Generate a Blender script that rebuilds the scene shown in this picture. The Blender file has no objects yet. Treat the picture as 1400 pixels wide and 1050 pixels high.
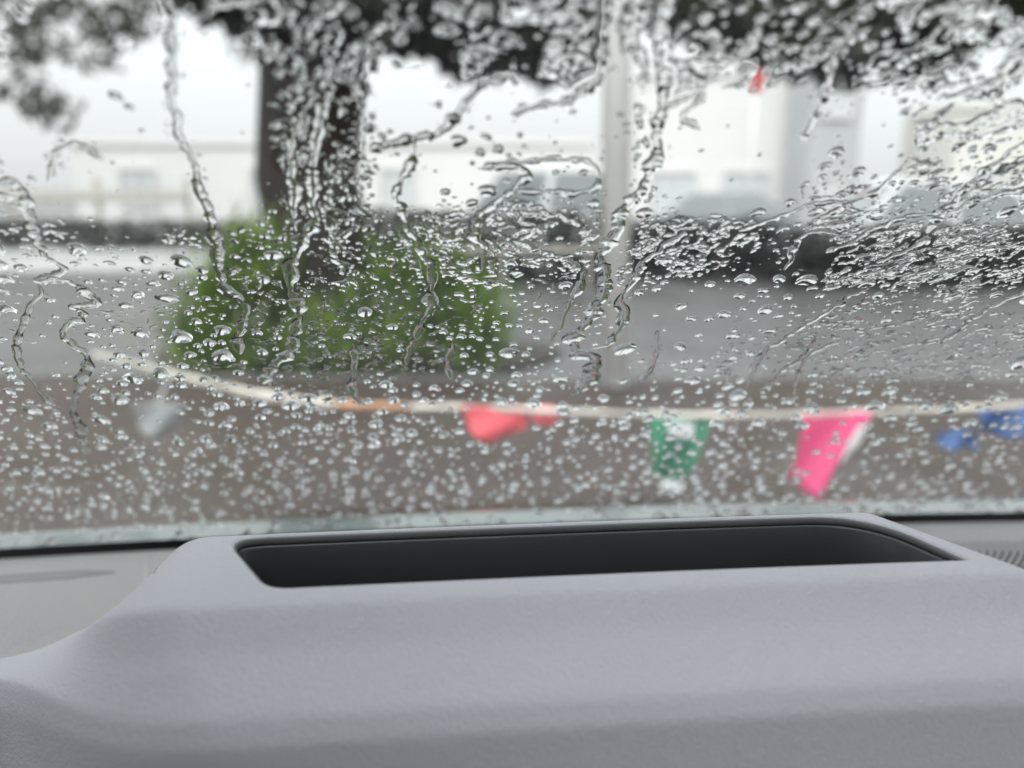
import bpy, bmesh, math, random
import numpy as np
from mathutils import Vector, Matrix

random.seed(7)
RNG = np.random.default_rng(11)
R = math.radians
scene = bpy.context.scene

# ------------------------------------------------------------------ camera, sky, sun, exposure
CAM_Z = 1.35            # eye height above the road
PITCH = R(13.6)
FPX = 1053.0            # focal length in pixels of a 1400 px wide frame
cam = bpy.data.cameras.new("camera")
cam.sensor_width = 36.0
cam.lens = 36.0 * FPX / 1400.0
cam.clip_start = 0.01
cam.clip_end = 2000.0
cam.dof.use_dof = True
cam.dof.focus_distance = 0.425
cam.dof.aperture_fstop = 3.4
cam_obj = bpy.data.objects.new("camera", cam)
cam_obj.location = (0, 0, CAM_Z)
cam_obj.rotation_euler = (R(90) - PITCH, 0, 0)
scene.collection.objects.link(cam_obj)
scene.camera = cam_obj

SUN_EL, SUN_AZ = R(52), R(200)     # a veiled sun high behind the car
world = bpy.data.worlds.new("World")
scene.world = world
world.use_nodes = True
wn, wl = world.node_tree.nodes, world.node_tree.links
wn.clear()
sky = wn.new("ShaderNodeTexSky")
sky.sky_type = 'NISHITA'
sky.sun_disc = False
sky.sun_elevation = SUN_EL
sky.sun_rotation = SUN_AZ
sky.dust_density = 4.0
sky.air_density = 1.0
hsv = wn.new("ShaderNodeHueSaturation")      # rain cloud: the sky has no blue left
hsv.inputs['Saturation'].default_value = 0.06
cl = wn.new("ShaderNodeMixRGB")
cl.inputs[0].default_value = 0.75
cl.inputs[2].default_value = (8.3, 8.5, 8.5, 1)
bg = wn.new("ShaderNodeBackground")
bg.inputs['Strength'].default_value = 0.10
wo = wn.new("ShaderNodeOutputWorld")
wl.new(sky.outputs[0], hsv.inputs['Color'])
wl.new(hsv.outputs[0], cl.inputs[1])
# a rain sky is brighter overhead than at the horizon (CIE overcast)
wtc = wn.new("ShaderNodeTexCoord"); wsx = wn.new("ShaderNodeSeparateXYZ")
wl.new(wtc.outputs['Generated'], wsx.inputs[0])
wmr = wn.new("ShaderNodeMapRange")
wmr.inputs['From Min'].default_value = 0.0; wmr.inputs['From Max'].default_value = 1.0
wmr.inputs['To Min'].default_value = 0.95; wmr.inputs['To Max'].default_value = 2.3
wl.new(wsx.outputs['Z'], wmr.inputs['Value'])
wvm = wn.new("ShaderNodeVectorMath"); wvm.operation = 'SCALE'
wl.new(cl.outputs[0], wvm.inputs[0]); wl.new(wmr.outputs[0], wvm.inputs['Scale'])
wl.new(wvm.outputs[0], bg.inputs['Color'])
wl.new(bg.outputs[0], wo.inputs['Surface'])

sl = bpy.data.lights.new("sun", 'SUN')
sl.energy = 1.0
sl.angle = R(25)
sl.color = (1.0, 0.97, 0.93)
sun = bpy.data.objects.new("sun", sl)
scene.collection.objects.link(sun)
_d = Vector((math.sin(SUN_AZ) * math.cos(SUN_EL), math.cos(SUN_AZ) * math.cos(SUN_EL), math.sin(SUN_EL)))
sun.rotation_euler = (-_d).to_track_quat('-Z', 'Y').to_euler()

scene.view_settings.view_transform = 'Standard'
scene.view_settings.look = 'None'
scene.view_settings.exposure = 0.55
scene.view_settings.gamma = 1.0
scene.cycles.use_denoising = True
scene.cycles.use_adaptive_sampling = True
scene.cycles.adaptive_threshold = 0.025
scene.cycles.max_bounces = 14
scene.cycles.transmission_bounces = 10
scene.cycles.glossy_bounces = 5
scene.cycles.diffuse_bounces = 3
scene.cycles.transparent_max_bounces = 24
scene.cycles.sample_clamp_indirect = 6.0
scene.cycles.blur_glossy = 0.5

# ------------------------------------------------------------------ helpers
COL = scene.collection


def tag(o, label=None, cat=None, group=None, kind=None):
    if label: o["label"] = label
    if cat: o["category"] = cat
    if group: o["group"] = group
    if kind: o["kind"] = kind
    return o


def empty(name, loc=(0, 0, 0), rz=0.0, parent=None):
    o = bpy.data.objects.new(name, None)
    o.location = loc
    o.rotation_euler = (0, 0, rz)
    o.empty_display_size = 0.1
    COL.objects.link(o)
    o.parent = parent
    return o


def mesh_obj(name, verts, faces, m, parent=None, smooth=True, loc=(0, 0, 0)):
    me = bpy.data.meshes.new(name)
    me.from_pydata([tuple(v) for v in verts], [], [tuple(f) for f in faces])
    me.update()
    if smooth:
        me.polygons.foreach_set("use_smooth", [True] * len(me.polygons))
    if m: me.materials.append(m)
    o = bpy.data.objects.new(name, me)
    o.location = loc
    COL.objects.link(o)
    o.parent = parent
    return o


def fast_obj(name, V, F, m, parent=None, smooth=True, flatmask=None):
    """V (n,3), F (k,3) or (k,4) numpy arrays"""
    me = bpy.data.meshes.new(name)
    V = np.asarray(V, dtype=np.float32); F = np.asarray(F, dtype=np.int32)
    k, c = F.shape
    me.vertices.add(len(V)); me.vertices.foreach_set("co", V.ravel())
    me.loops.add(k * c); me.loops.foreach_set("vertex_index", F.ravel())
    me.polygons.add(k)
    me.polygons.foreach_set("loop_start", np.arange(k, dtype=np.int32) * c)
    me.polygons.foreach_set("loop_total", np.full(k, c, dtype=np.int32))
    s = np.full(k, smooth)
    if flatmask is not None: s = s & ~flatmask
    me.polygons.foreach_set("use_smooth", s)
    me.update(calc_edges=True); me.validate()
    if m: me.materials.append(m)
    o = bpy.data.objects.new(name, me)
    COL.objects.link(o)
    o.parent = parent
    return o


def bm_obj(name, bm, m, parent=None, smooth=False, bevel=0.0, seg=2):
    if bevel:
        bmesh.ops.bevel(bm, geom=list(bm.edges), offset=bevel, segments=seg, affect='EDGES', clamp_overlap=True)
    bmesh.ops.recalc_face_normals(bm, faces=list(bm.faces))
    me = bpy.data.meshes.new(name)
    bm.to_mesh(me); bm.free()
    if smooth: me.polygons.foreach_set("use_smooth", [True] * len(me.polygons))
    if m: me.materials.append(m)
    o = bpy.data.objects.new(name, me)
    COL.objects.link(o)
    o.parent = parent
    return o


def add_box(bm, c, s, rot=None):
    M = Matrix.Translation(c) @ (rot.to_4x4() if rot else Matrix.Identity(4)) @ Matrix.Diagonal((s[0], s[1], s[2], 1))
    bmesh.ops.create_cube(bm, size=1.0, matrix=M)


def add_cyl(bm, c, r, h, axis='Z', seg=20, r2=None):
    rot = {'Z': Matrix.Identity(4), 'X': Matrix.Rotation(R(90), 4, 'Y'), 'Y': Matrix.Rotation(R(90), 4, 'X')}[axis]
    bmesh.ops.create_cone(bm, cap_ends=True, segments=seg, radius1=r, radius2=r if r2 is None else r2, depth=h,
                          matrix=Matrix.Translation(c) @ rot)


def box_obj(name, c, s, m, parent=None, bevel=0.0):
    bm = bmesh.new(); add_box(bm, c, s)
    return bm_obj(name, bm, m, parent, bevel=bevel)


def tube(path, radii, seg=10):
    """tapered tube through points -> verts, faces"""
    V, F = [], []
    path = [Vector(p) for p in path]
    for i, p in enumerate(path):
        d = (path[min(i + 1, len(path) - 1)] - path[max(i - 1, 0)]).normalized()
        a = d.orthogonal().normalized() if abs(d.z) < 0.9 else Vector((1, 0, 0)).cross(d).normalized()
        b = d.cross(a)
        r = radii[i]
        for k in range(seg):
            t = 2 * math.pi * k / seg
            V.append(p + (a * math.cos(t) + b * math.sin(t)) * r)
    for i in range(len(path) - 1):
        for k in range(seg):
            F.append((i * seg + k, i * seg + (k + 1) % seg, (i + 1) * seg + (k + 1) % seg, (i + 1) * seg + k))
    F.append(tuple(range(seg - 1, -1, -1)))
    n = (len(path) - 1) * seg
    F.append(tuple(range(n, n + seg)))
    return V, F


def smoothstep(a, b, x):
    t = np.clip((x - a) / (b - a), 0, 1)
    return t * t * (3 - 2 * t)


def vnoise(x, y, seed=0):
    """smooth value noise in 0..1"""
    rr = np.random.default_rng(seed)
    T = rr.random((256, 256))
    xi = np.floor(x).astype(int); yi = np.floor(y).astype(int)
    fx = x - xi; fy = y - yi
    fx = fx * fx * fx * (fx * (fx * 6 - 15) + 10); fy = fy * fy * fy * (fy * (fy * 6 - 15) + 10)
    a = T[yi % 256, xi % 256]; b = T[yi % 256, (xi + 1) % 256]
    c = T[(yi + 1) % 256, xi % 256]; d = T[(yi + 1) % 256, (xi + 1) % 256]
    return (a * (1 - fx) + b * fx) * (1 - fy) + (c * (1 - fx) + d * fx) * fy


def fbm(x, y, seed=0, octv=3):
    s, a, t = 0, 1.0, 0
    for k in range(octv):
        s = s + a * vnoise(x * 2 ** k + 17.3 * k, y * 2 ** k + 5.1 * k, seed + k); t += a; a *= 0.5
    return s / t


def catmull(pts, n):
    P = np.array(pts, float)
    P = np.vstack([2 * P[0] - P[1], P, 2 * P[-1] - P[-2]])
    out = []
    for i in range(1, len(P) - 2):
        for t in np.linspace(0, 1, n, endpoint=False):
            p0, p1, p2, p3 = P[i - 1], P[i], P[i + 1], P[i + 2]
            out.append(0.5 * (2 * p1 + (p2 - p0) * t + (2 * p0 - 5 * p1 + 4 * p2 - p3) * t * t + (3 * p1 - p0 - 3 * p2 + p3) * t ** 3))
    out.append(P[-2])
    return np.array(out)


# ------------------------------------------------------------------ materials
def mat(name, col, rough=0.6, metal=0.0, spec=0.5, noise=0.0, nscale=8.0, bump=0.0, bscale=60.0, coat=0.0, coords='Object'):
    m = bpy.data.materials.new(name); m.use_nodes = True
    nt = m.node_tree; n, l = nt.nodes, nt.links
    b = n['Principled BSDF']
    b.inputs['Base Color'].default_value = (*col, 1)
    b.inputs['Roughness'].default_value = rough
    b.inputs['Metallic'].default_value = metal
    b.inputs['Specular IOR Level'].default_value = spec
    b.inputs['Coat Weight'].default_value = coat
    tc = n.new('ShaderNodeTexCoord')
    if noise:
        t = n.new('ShaderNodeTexNoise'); t.inputs['Scale'].default_value = nscale; t.inputs['Detail'].default_value = 5
        l.new(tc.outputs[coords], t.inputs['Vector'])
        r = n.new('ShaderNodeMixRGB'); r.blend_type = 'MIX'
        r.inputs[1].default_value = (*[max(0, c * (1 - noise)) for c in col], 1)
        r.inputs[2].default_value = (*[min(1, c * (1 + noise)) for c in col], 1)
        l.new(t.outputs['Fac'], r.inputs[0]); l.new(r.outputs[0], b.inputs['Base Color'])
    if bump:
        t = n.new('ShaderNodeTexNoise'); t.inputs['Scale'].default_value = bscale; t.inputs['Detail'].default_value = 3
        l.new(tc.outputs[coords], t.inputs['Vector'])
        bp = n.new('ShaderNodeBump'); bp.inputs['Strength'].default_value = bump; bp.inputs['Distance'].default_value = 0.01
        l.new(t.outputs['Fac'], bp.inputs['Height']); l.new(bp.outputs[0], b.inputs['Normal'])
    return m


def ground_mat(name, c1, c2, c3, scale, wet, rough_dry=0.75, rough_wet=0.12):
    """mottled, rain-wet ground: colour from two noises, gloss where the water film stands"""
    m = bpy.data.materials.new(name); m.use_nodes = True
    nt = m.node_tree; n, l = nt.nodes, nt.links
    b = n['Principled BSDF']
    tc = n.new('ShaderNodeTexCoord')
    t1 = n.new('ShaderNodeTexNoise'); t1.inputs['Scale'].default_value = scale; t1.inputs['Detail'].default_value = 6
    t2 = n.new('ShaderNodeTexNoise'); t2.inputs['Scale'].default_value = scale * 9; t2.inputs['Detail'].default_value = 3
    for t in (t1, t2): l.new(tc.outputs['Object'], t.inputs['Vector'])
    r1 = n.new('ShaderNodeValToRGB')
    r1.color_ramp.elements[0].position = 0.35; r1.color_ramp.elements[0].color = (*c1, 1)
    r1.color_ramp.elements[1].position = 0.65; r1.color_ramp.elements[1].color = (*c2, 1)
    l.new(t1.outputs['Fac'], r1.inputs[0])
    mx = n.new('ShaderNodeMixRGB'); mx.inputs[2].default_value = (*c3, 1)
    rr = n.new('ShaderNodeValToRGB'); rr.color_ramp.elements[0].position = 0.5; rr.color_ramp.elements[1].position = 0.7
    l.new(t2.outputs['Fac'], rr.inputs[0]); l.new(rr.outputs[0], mx.inputs[0]); l.new(r1.outputs[0], mx.inputs[1])
    l.new(mx.outputs[0], b.inputs['Base Color'])
    t3 = n.new('ShaderNodeTexNoise'); t3.inputs['Scale'].default_value = scale * 0.6; t3.inputs['Detail'].default_value = 4
    l.new(tc.outputs['Object'], t3.inputs['Vector'])
    mr = n.new('ShaderNodeMapRange')
    mr.inputs['From Min'].default_value = 0.62 - wet * 0.35; mr.inputs['From Max'].default_value = 0.72 - wet * 0.25
    mr.inputs['To Min'].default_value = rough_dry; mr.inputs['To Max'].default_value = rough_wet
    l.new(t3.outputs['Fac'], mr.inputs['Value']); l.new(mr.outputs[0], b.inputs['Roughness'])
    bp = n.new('ShaderNodeBump'); bp.inputs['Strength'].default_value = 0.35; bp.inputs['Distance'].default_value = 0.006
    l.new(t2.outputs['Fac'], bp.inputs['Height']); l.new(bp.outputs[0], b.inputs['Normal'])
    return m


def leaf_mat(name, c1, c2, trans=0.35):
    m = bpy.data.materials.new(name); m.use_nodes = True
    nt = m.node_tree; n, l = nt.nodes, nt.links
    n.clear()
    out = n.new('ShaderNodeOutputMaterial')
    tc = n.new('ShaderNodeTexCoord')
    t = n.new('ShaderNodeTexNoise'); t.inputs['Scale'].default_value = 3.5; t.inputs['Detail'].default_value = 5
    l.new(tc.outputs['Object'], t.inputs['Vector'])
    r = n.new('ShaderNodeValToRGB')
    r.color_ramp.elements[0].position = 0.35; r.color_ramp.elements[0].color = (*c1, 1)
    r.color_ramp.elements[1].position = 0.65; r.color_ramp.elements[1].color = (*c2, 1)
    l.new(t.outputs['Fac'], r.inputs[0])
    p = n.new('ShaderNodeBsdfPrincipled'); p.inputs['Roughness'].default_value = 0.35
    l.new(r.outputs[0], p.inputs['Base Color'])
    tr = n.new('ShaderNodeBsdfTranslucent'); l.new(r.outputs[0], tr.inputs['Color'])
    mx = n.new('ShaderNodeMixShader'); mx.inputs[0].default_value = trans
    l.new(p.outputs[0], mx.inputs[1]); l.new(tr.outputs[0], mx.inputs[2]); l.new(mx.outputs[0], out.inputs['Surface'])
    return m


def glass_sheet_mat(name, tint=(0.86, 0.885, 0.88), refl=1.0):
    """thin pane: clear with a Schlick reflection, the same from both sides"""
    m = bpy.data.materials.new(name); m.use_nodes = True
    nt = m.node_tree; n, l = nt.nodes, nt.links
    n.clear()
    out = n.new('ShaderNodeOutputMaterial')
    geo = n.new('ShaderNodeNewGeometry')
    dot = n.new('ShaderNodeVectorMath'); dot.operation = 'DOT_PRODUCT'
    l.new(geo.outputs['Incoming'], dot.inputs[0]); l.new(geo.outputs['Normal'], dot.inputs[1])
    ab = n.new('ShaderNodeMath'); ab.operation = 'ABSOLUTE'; l.new(dot.outputs['Value'], ab.inputs[0])
    om = n.new('ShaderNodeMath'); om.operation = 'SUBTRACT'; om.inputs[0].default_value = 1.0; l.new(ab.outputs[0], om.inputs[1])
    pw = n.new('ShaderNodeMath'); pw.operation = 'POWER'; pw.inputs[1].default_value = 5.0; l.new(om.outputs[0], pw.inputs[0])
    ma = n.new('ShaderNodeMath'); ma.operation = 'MULTIPLY_ADD'; ma.inputs[1].default_value = 0.85 * refl; ma.inputs[2].default_value = 0.045 * refl
    l.new(pw.outputs[0], ma.inputs[0])
    tr = n.new('ShaderNodeBsdfTransparent'); tr.inputs['Color'].default_value = (*tint, 1)
    gl = n.new('ShaderNodeBsdfGlossy'); gl.inputs['Roughness'].default_value = 0.0
    mx = n.new('ShaderNodeMixShader')
    l.new(ma.outputs[0], mx.inputs[0]); l.new(tr.outputs[0], mx.inputs[1]); l.new(gl.outputs[0], mx.inputs[2])
    l.new(mx.outputs[0], out.inputs['Surface'])
    return m


def water_mat():
    m = bpy.data.materials.new("rain_water"); m.use_nodes = True
    nt = m.node_tree; n, l = nt.nodes, nt.links
    n.clear()
    out = n.new('ShaderNodeOutputMaterial')
    g = n.new('ShaderNodeBsdfGlass'); g.inputs['IOR'].default_value = 1.333; g.inputs['Roughness'].default_value = 0.0
    g.inputs['Color'].default_value = (0.985, 0.99, 0.99, 1)
    l.new(g.outputs[0], out.inputs['Surface'])
    return m


def leather_mat(name, col, strength, scale):
    """grained soft-touch dashboard skin"""
    m = bpy.data.materials.new(name); m.use_nodes = True
    nt = m.node_tree; n, l = nt.nodes, nt.links
    b = n['Principled BSDF']
    b.inputs['Roughness'].default_value = 0.52
    b.inputs['Specular IOR Level'].default_value = 0.4
    tc = n.new('ShaderNodeTexCoord')
    nz = n.new('ShaderNodeTexNoise'); nz.inputs['Scale'].default_value = scale * 0.5; nz.inputs['Detail'].default_value = 2
    l.new(tc.outputs['Object'], nz.inputs['Vector'])
    va = n.new('ShaderNodeVectorMath'); va.operation = 'MULTIPLY_ADD'
    va.inputs[1].default_value = (0.004, 0.004, 0.004)
    l.new(nz.outputs['Color'], va.inputs[0]); l.new(tc.outputs['Object'], va.inputs[2])
    mp = n.new('ShaderNodeMapping'); mp.inputs['Scale'].default_value = (1.5, 0.75, 0.8)
    l.new(va.outputs[0], mp.inputs['Vector'])
    vo = n.new('ShaderNodeTexVoronoi'); vo.feature = 'SMOOTH_F1'; vo.inputs['Scale'].default_value = scale
    vo.inputs['Smoothness'].default_value = 0.6
    l.new(mp.outputs[0], vo.inputs['Vector'])
    n2 = n.new('ShaderNodeTexNoise'); n2.inputs['Scale'].default_value = scale * 1.4; n2.inputs['Detail'].default_value = 3
    n2.inputs['Distortion'].default_value = 1.2
    l.new(mp.outputs[0], n2.inputs['Vector'])
    ad = n.new('ShaderNodeMath'); ad.operation = 'ADD'
    l.new(vo.outputs['Distance'], ad.inputs[0]); l.new(n2.outputs['Fac'], ad.inputs[1])
    bp = n.new('ShaderNodeBump'); bp.inputs['Strength'].default_value = strength; bp.inputs['Distance'].default_value = 0.0012
    l.new(ad.outputs[0], bp.inputs['Height']); l.new(bp.outputs[0], b.inputs['Normal'])
    t = n.new('ShaderNodeTexNoise'); t.inputs['Scale'].default_value = 14; t.inputs['Detail'].default_value = 4
    l.new(tc.outputs['Object'], t.inputs['Vector'])
    r = n.new('ShaderNodeMixRGB')
    r.inputs[1].default_value = (*[c * 0.985 for c in col], 1); r.inputs[2].default_value = (*[c * 1.015 for c in col], 1)
    l.new(t.outputs['Fac'], r.inputs[0]); l.new(r.outputs[0], b.inputs['Base Color'])
    return m


M = {}
M['asphalt'] = ground_mat('wet_asphalt', (0.075, 0.075, 0.074), (0.11, 0.11, 0.108), (0.14, 0.14, 0.137), 0.9, 1.0, 0.55, 0.32)
M['paving'] = ground_mat('wet_brown_paving', (0.048, 0.031, 0.024), (0.073, 0.052, 0.041), (0.045, 0.038, 0.026), 1.6, 0.3, 0.7, 0.45)
M['soil'] = ground_mat('wet_soil', (0.035, 0.026, 0.02), (0.06, 0.045, 0.035), (0.05, 0.055, 0.03), 3.0, 0.2)
M['kerb'] = mat('kerb_stone', (0.16, 0.155, 0.15), 0.5, noise=0.25, nscale=6)
M['white_paint'] = mat('white_paint', (0.72, 0.73, 0.73), 0.45, noise=0.08, nscale=3)
M['wall_white'] = mat('white_render', (0.84, 0.84, 0.83), 0.8, noise=0.05, nscale=0.7)
M['wall_beige'] = mat('beige_render', (0.80, 0.79, 0.74), 0.8, noise=0.06, nscale=0.7)
M['wall_grey'] = mat('grey_render', (0.50, 0.51, 0.52), 0.8, noise=0.06, nscale=0.7)
M['bld_glass'] = mat('building_glass', (0.66, 0.69, 0.69), 0.15, noise=0.1, nscale=1.5)
M['bld_frame'] = mat('window_frame_paint', (0.7, 0.7, 0.7), 0.5)
M['roof'] = mat('roof_sheet', (0.62, 0.63, 0.63), 0.4, noise=0.1)
M['pole'] = mat('pale_pole_paint', (0.88, 0.89, 0.88), 0.4, noise=0.1, nscale=5)
M['bark'] = mat('wet_bark', (0.020, 0.013, 0.010), 0.75, noise=0.5, nscale=9, bump=0.8, bscale=22)
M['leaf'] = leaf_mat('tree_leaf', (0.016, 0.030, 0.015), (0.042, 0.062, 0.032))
M['leaf2'] = leaf_mat('hazed_far_leaf', (0.07, 0.085, 0.07), (0.12, 0.14, 0.115))  # rain haze is put into these paler, greyer leaf colours
M['bush'] = leaf_mat('bush_leaf', (0.022, 0.065, 0.009), (0.23, 0.35, 0.04), 0.25)
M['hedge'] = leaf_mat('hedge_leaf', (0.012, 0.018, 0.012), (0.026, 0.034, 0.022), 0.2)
M['ribbon'] = mat('ribbon_cloth', (0.86, 0.82, 0.74), 0.7, noise=0.12, nscale=4)
M['ribbon_orange'] = mat('ribbon_cloth_orange', (0.75, 0.42, 0.25), 0.7)
M['pink'] = mat('pink_flag', (0.86, 0.09, 0.26), 0.6, noise=0.12, nscale=9)
M['coral'] = mat('coral_flag', (0.88, 0.13, 0.16), 0.6, noise=0.12, nscale=9)
M['green'] = mat('green_flag', (0.03, 0.22, 0.12), 0.6, noise=0.4, nscale=16)
M['blue'] = mat('blue_flag', (0.05, 0.12, 0.32), 0.6, noise=0.5, nscale=9)
M['white_flag'] = mat('white_flag', (0.78, 0.79, 0.80), 0.6, noise=0.1, nscale=9)
M['grey_flag'] = mat('pale_grey_flag', (0.30, 0.315, 0.32), 0.6, noise=0.45, nscale=12)
M['red_sign'] = mat('red_sign_paint', (0.55, 0.02, 0.03), 0.4)
M['rail'] = mat('beige_rail_paint', (0.52, 0.50, 0.45), 0.45, noise=0.1)
M['car_white'] = mat('white_car_paint', (0.72, 0.73, 0.74), 0.2, coat=0.8)
M['car_dark'] = mat('dark_car_paint', (0.022, 0.024, 0.026), 0.22, coat=0.8)
M['car_pale'] = mat('pale_van_paint', (0.76, 0.77, 0.77), 0.25, coat=0.8)
M['car_silver'] = mat('silver_car_paint', (0.30, 0.32, 0.33), 0.25, metal=0.4, coat=0.8)
M['car_glass'] = mat('car_window_glass', (0.24, 0.265, 0.265), 0.06, spec=0.9)  # base colour carries the pale sky reflected in the windows
M['tyre'] = mat('tyre_rubber', (0.015, 0.015, 0.016), 0.8)
M['alloy'] = mat('wheel_alloy', (0.4, 0.4, 0.42), 0.35, metal=0.7)
M['lamp_red'] = mat('tail_lamp', (0.35, 0.02, 0.02), 0.2)
M['lamp_clear'] = mat('head_lamp', (0.6, 0.62, 0.63), 0.1)
M['dark_trim'] = mat('dark_trim', (0.02, 0.02, 0.021), 0.5)
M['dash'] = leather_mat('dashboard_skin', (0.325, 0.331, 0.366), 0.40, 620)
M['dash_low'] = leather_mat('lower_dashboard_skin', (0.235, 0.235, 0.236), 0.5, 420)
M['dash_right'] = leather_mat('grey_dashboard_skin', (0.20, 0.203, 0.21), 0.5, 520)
M['lip'] = mat('grey_lip_plastic', (0.085, 0.09, 0.093), 0.45)
M['tray'] = mat('charcoal_plastic', (0.030, 0.034, 0.036), 0.40)
M['frit'] = mat('black_frit', (0.006, 0.006, 0.006), 0.6)
M['crease_shade'] = mat('crease_shade_grey', (0.16, 0.16, 0.165), 0.6)
M['grille'] = mat('grille_plastic', (0.30, 0.31, 0.33), 0.5)
M['body'] = mat('own_car_paint', (0.17, 0.205, 0.21), 0.25, coat=0.8, noise=0.05)
M['lining'] = mat('cabin_lining', (0.6, 0.6, 0.59), 0.8)
M['pane'] = glass_sheet_mat('windscreen_glass')
M['light_pane'] = glass_sheet_mat('light_pane_glass', (0.9, 0.91, 0.91), 0.6)
M['water'] = water_mat()

# ------------------------------------------------------------------ picture geometry used to measure places off the photograph
CAM = np.array([0, 0, CAM_Z])
CAR_RZ = R(5.0)                    # the car stands turned 5 degrees to the view


def ray(px, py):
    a = (np.asarray(px, float) - 700) / FPX; b = (525 - np.asarray(py, float)) / FPX
    cp, sp = math.cos(PITCH), math.sin(PITCH)
    return np.stack([a + 0 * b, cp + b * sp + 0 * a, -sp + b * cp + 0 * a], -1)


def at(px, py, Y):
    """the point seen at a pixel at Y metres ahead"""
    d = ray(px, py)
    return CAM + d * (Y / d[..., 1:2])


def to_car(d):
    c, s = math.cos(CAR_RZ), math.sin(CAR_RZ)
    return np.stack([c * d[..., 0] + s * d[..., 1], -s * d[..., 0] + c * d[..., 1], d[..., 2]], -1)


def to_world(p):
    c, s = math.cos(CAR_RZ), math.sin(CAR_RZ)
    return np.stack([c * p[..., 0] - s * p[..., 1], s * p[..., 0] + c * p[..., 1], p[..., 2]], -1)


# windscreen: a raked sheet with a slight sideways bow; u across, v up the slope
GY, GZ, RAKE, BOW, GX0 = 0.752, CAM_Z - 0.334, math.atan(0.85), 0.055, 0.07
GS, GC = math.sin(RAKE), math.cos(RAKE)


def glass_pt(u, v, h=0.0):
    u = np.asarray(u, float); v = np.asarray(v, float)
    y = GY - v * GC - BOW * (u - GX0) ** 2
    z = GZ + v * GS + 0 * u
    sl = -2 * BOW * (u - GX0)                       # dy/du
    nx, ny, nz = -sl * GS, GS + 0 * u, GC + 0 * u   # outward normal (forward and up)
    ln = np.sqrt(nx * nx + ny * ny + nz * nz)
    return np.stack([u + h * nx / ln, y + h * ny / ln, z + h * nz / ln], -1)


def glass_uv(px, py):
    """where the sight line of a pixel meets the windscreen (car frame u, v) and its distance"""
    d = to_car(ray(px, py))
    t = np.full(d.shape[:-1], 0.4)
    for _ in range(8):
        # y = GY - v*GC - BOW*(x-GX0)^2 with v = (z-GZ)/GS
        x = d[..., 0] * t
        rhs = GY - BOW * (x - GX0) ** 2 - (CAM_Z - GZ) * GC / GS
        t = rhs / (d[..., 1] + d[..., 2] * GC / GS)
    p = d * t[..., None]
    return p[..., 0], (p[..., 2] + CAM_Z - GZ) / GS, t


# ------------------------------------------------------------------ ground
road = fast_obj('road', [(-900, -200, 0), (900, -200, 0), (900, 1500, 0), (-900, 1500, 0)], [(0, 1, 2, 3)], M['asphalt'], smooth=False)
tag(road, 'wet grey asphalt road reflecting the pale sky', kind='structure')
# brown paved island in front of the car, a kerb step above the road
fx = np.linspace(-14, 14, 57)
far = 5.15 + 0.045 * (2 - fx) + 0.25 * (vnoise(fx * 0.35 + 9, fx * 0 + 3, 4) - 0.5)
V, F = [], []
for i, x in enumerate(fx):
    V += [(x, 1.75, 0.12), (x, far[i], 0.12)]
    if i: F.append((2 * i - 2, 2 * i, 2 * i + 1, 2 * i - 1))
pav = mesh_obj('pavement', V, F, M['paving'], smooth=False)
tag(pav, 'brown wet paving in front of the car', kind='structure')
kerb_parent = tag(empty('kerb', (0, 0, 0)), 'grey kerb stones edging the brown paving', kind='structure')
for side in (0, 1):
    x = -9.0
    while x < 9.0:
        L = 0.88
        y0 = 1.66 if side == 0 else float(np.interp(x + 0.45, fx, far)) + 0.075
        y1 = y0
        o = box_obj('kerb_stone', (0, 0, 0), (L, 0.14, 0.128), M['kerb'], kerb_parent, bevel=0.012)
        o.location = (x + 0.45, y0, 0.064 + random.uniform(-.002, .002))
        x += 0.9
soil_v, soil_f = [], []
for k in range(40):
    t = 2 * math.pi * k / 40
    soil_v.append((-1.35 + 1.75 * math.cos(t) * (1 + .08 * math.sin(3 * t)), 6.55 + 1.0 * math.sin(t), 0.03 + 0.0))
soil_v.append((-1.35, 6.55, 0.16))
soil_f = [(k, (k + 1) % 40, 40) for k in range(40)]
so = mesh_obj('soil', soil_v, soil_f, M['soil'])
tag(so, 'dark wet soil bed around the foot of the tree', kind='structure')

# ------------------------------------------------------------------ buildings behind the street
def building(name, label, x0, x1, y, h, wall, rows, cols, win, roof_over=0.0, dep=6.0):
    b = empty(name, ((x0 + x1) / 2, y, 0))
    tag(b, label, 'building')
    w = x1 - x0
    box_obj('wall', (0, dep / 2, h / 2), (w, dep, h), wall, b, bevel=0.02)
    box_obj('roof', (0, dep / 2 - 0.1, h + 0.13), (w + .02, dep + .02, 0.24), wall, b, bevel=0.03)
    for r in range(rows):
        for c in range(cols):
            ww, wh = win
            cx = -w / 2 + w * (c + 0.5) / cols; cz = 1.0 + wh / 2 + r * (h - 0.6) / rows
            fr = bmesh.new()
            t = 0.09
            add_box(fr, (cx - ww / 2, -0.05, cz), (t, 0.12, wh + t)); add_box(fr, (cx + ww / 2, -0.05, cz), (t, 0.12, wh + t))
            add_box(fr, (cx, -0.05, cz - wh / 2), (ww - t - .004, 0.12, t)); add_box(fr, (cx, -0.05, cz + wh / 2), (ww - t - .004, 0.12, t))
            add_box(fr, (cx, -0.05, cz), (0.05, 0.1, wh - t - .004))
            wi = bm_obj('window', fr, M['bld_frame'], b)
            box_obj('pane', (cx, -0.02, cz), (ww - t, 0.03, wh - t), M['bld_glass'], wi)
    return b


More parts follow.
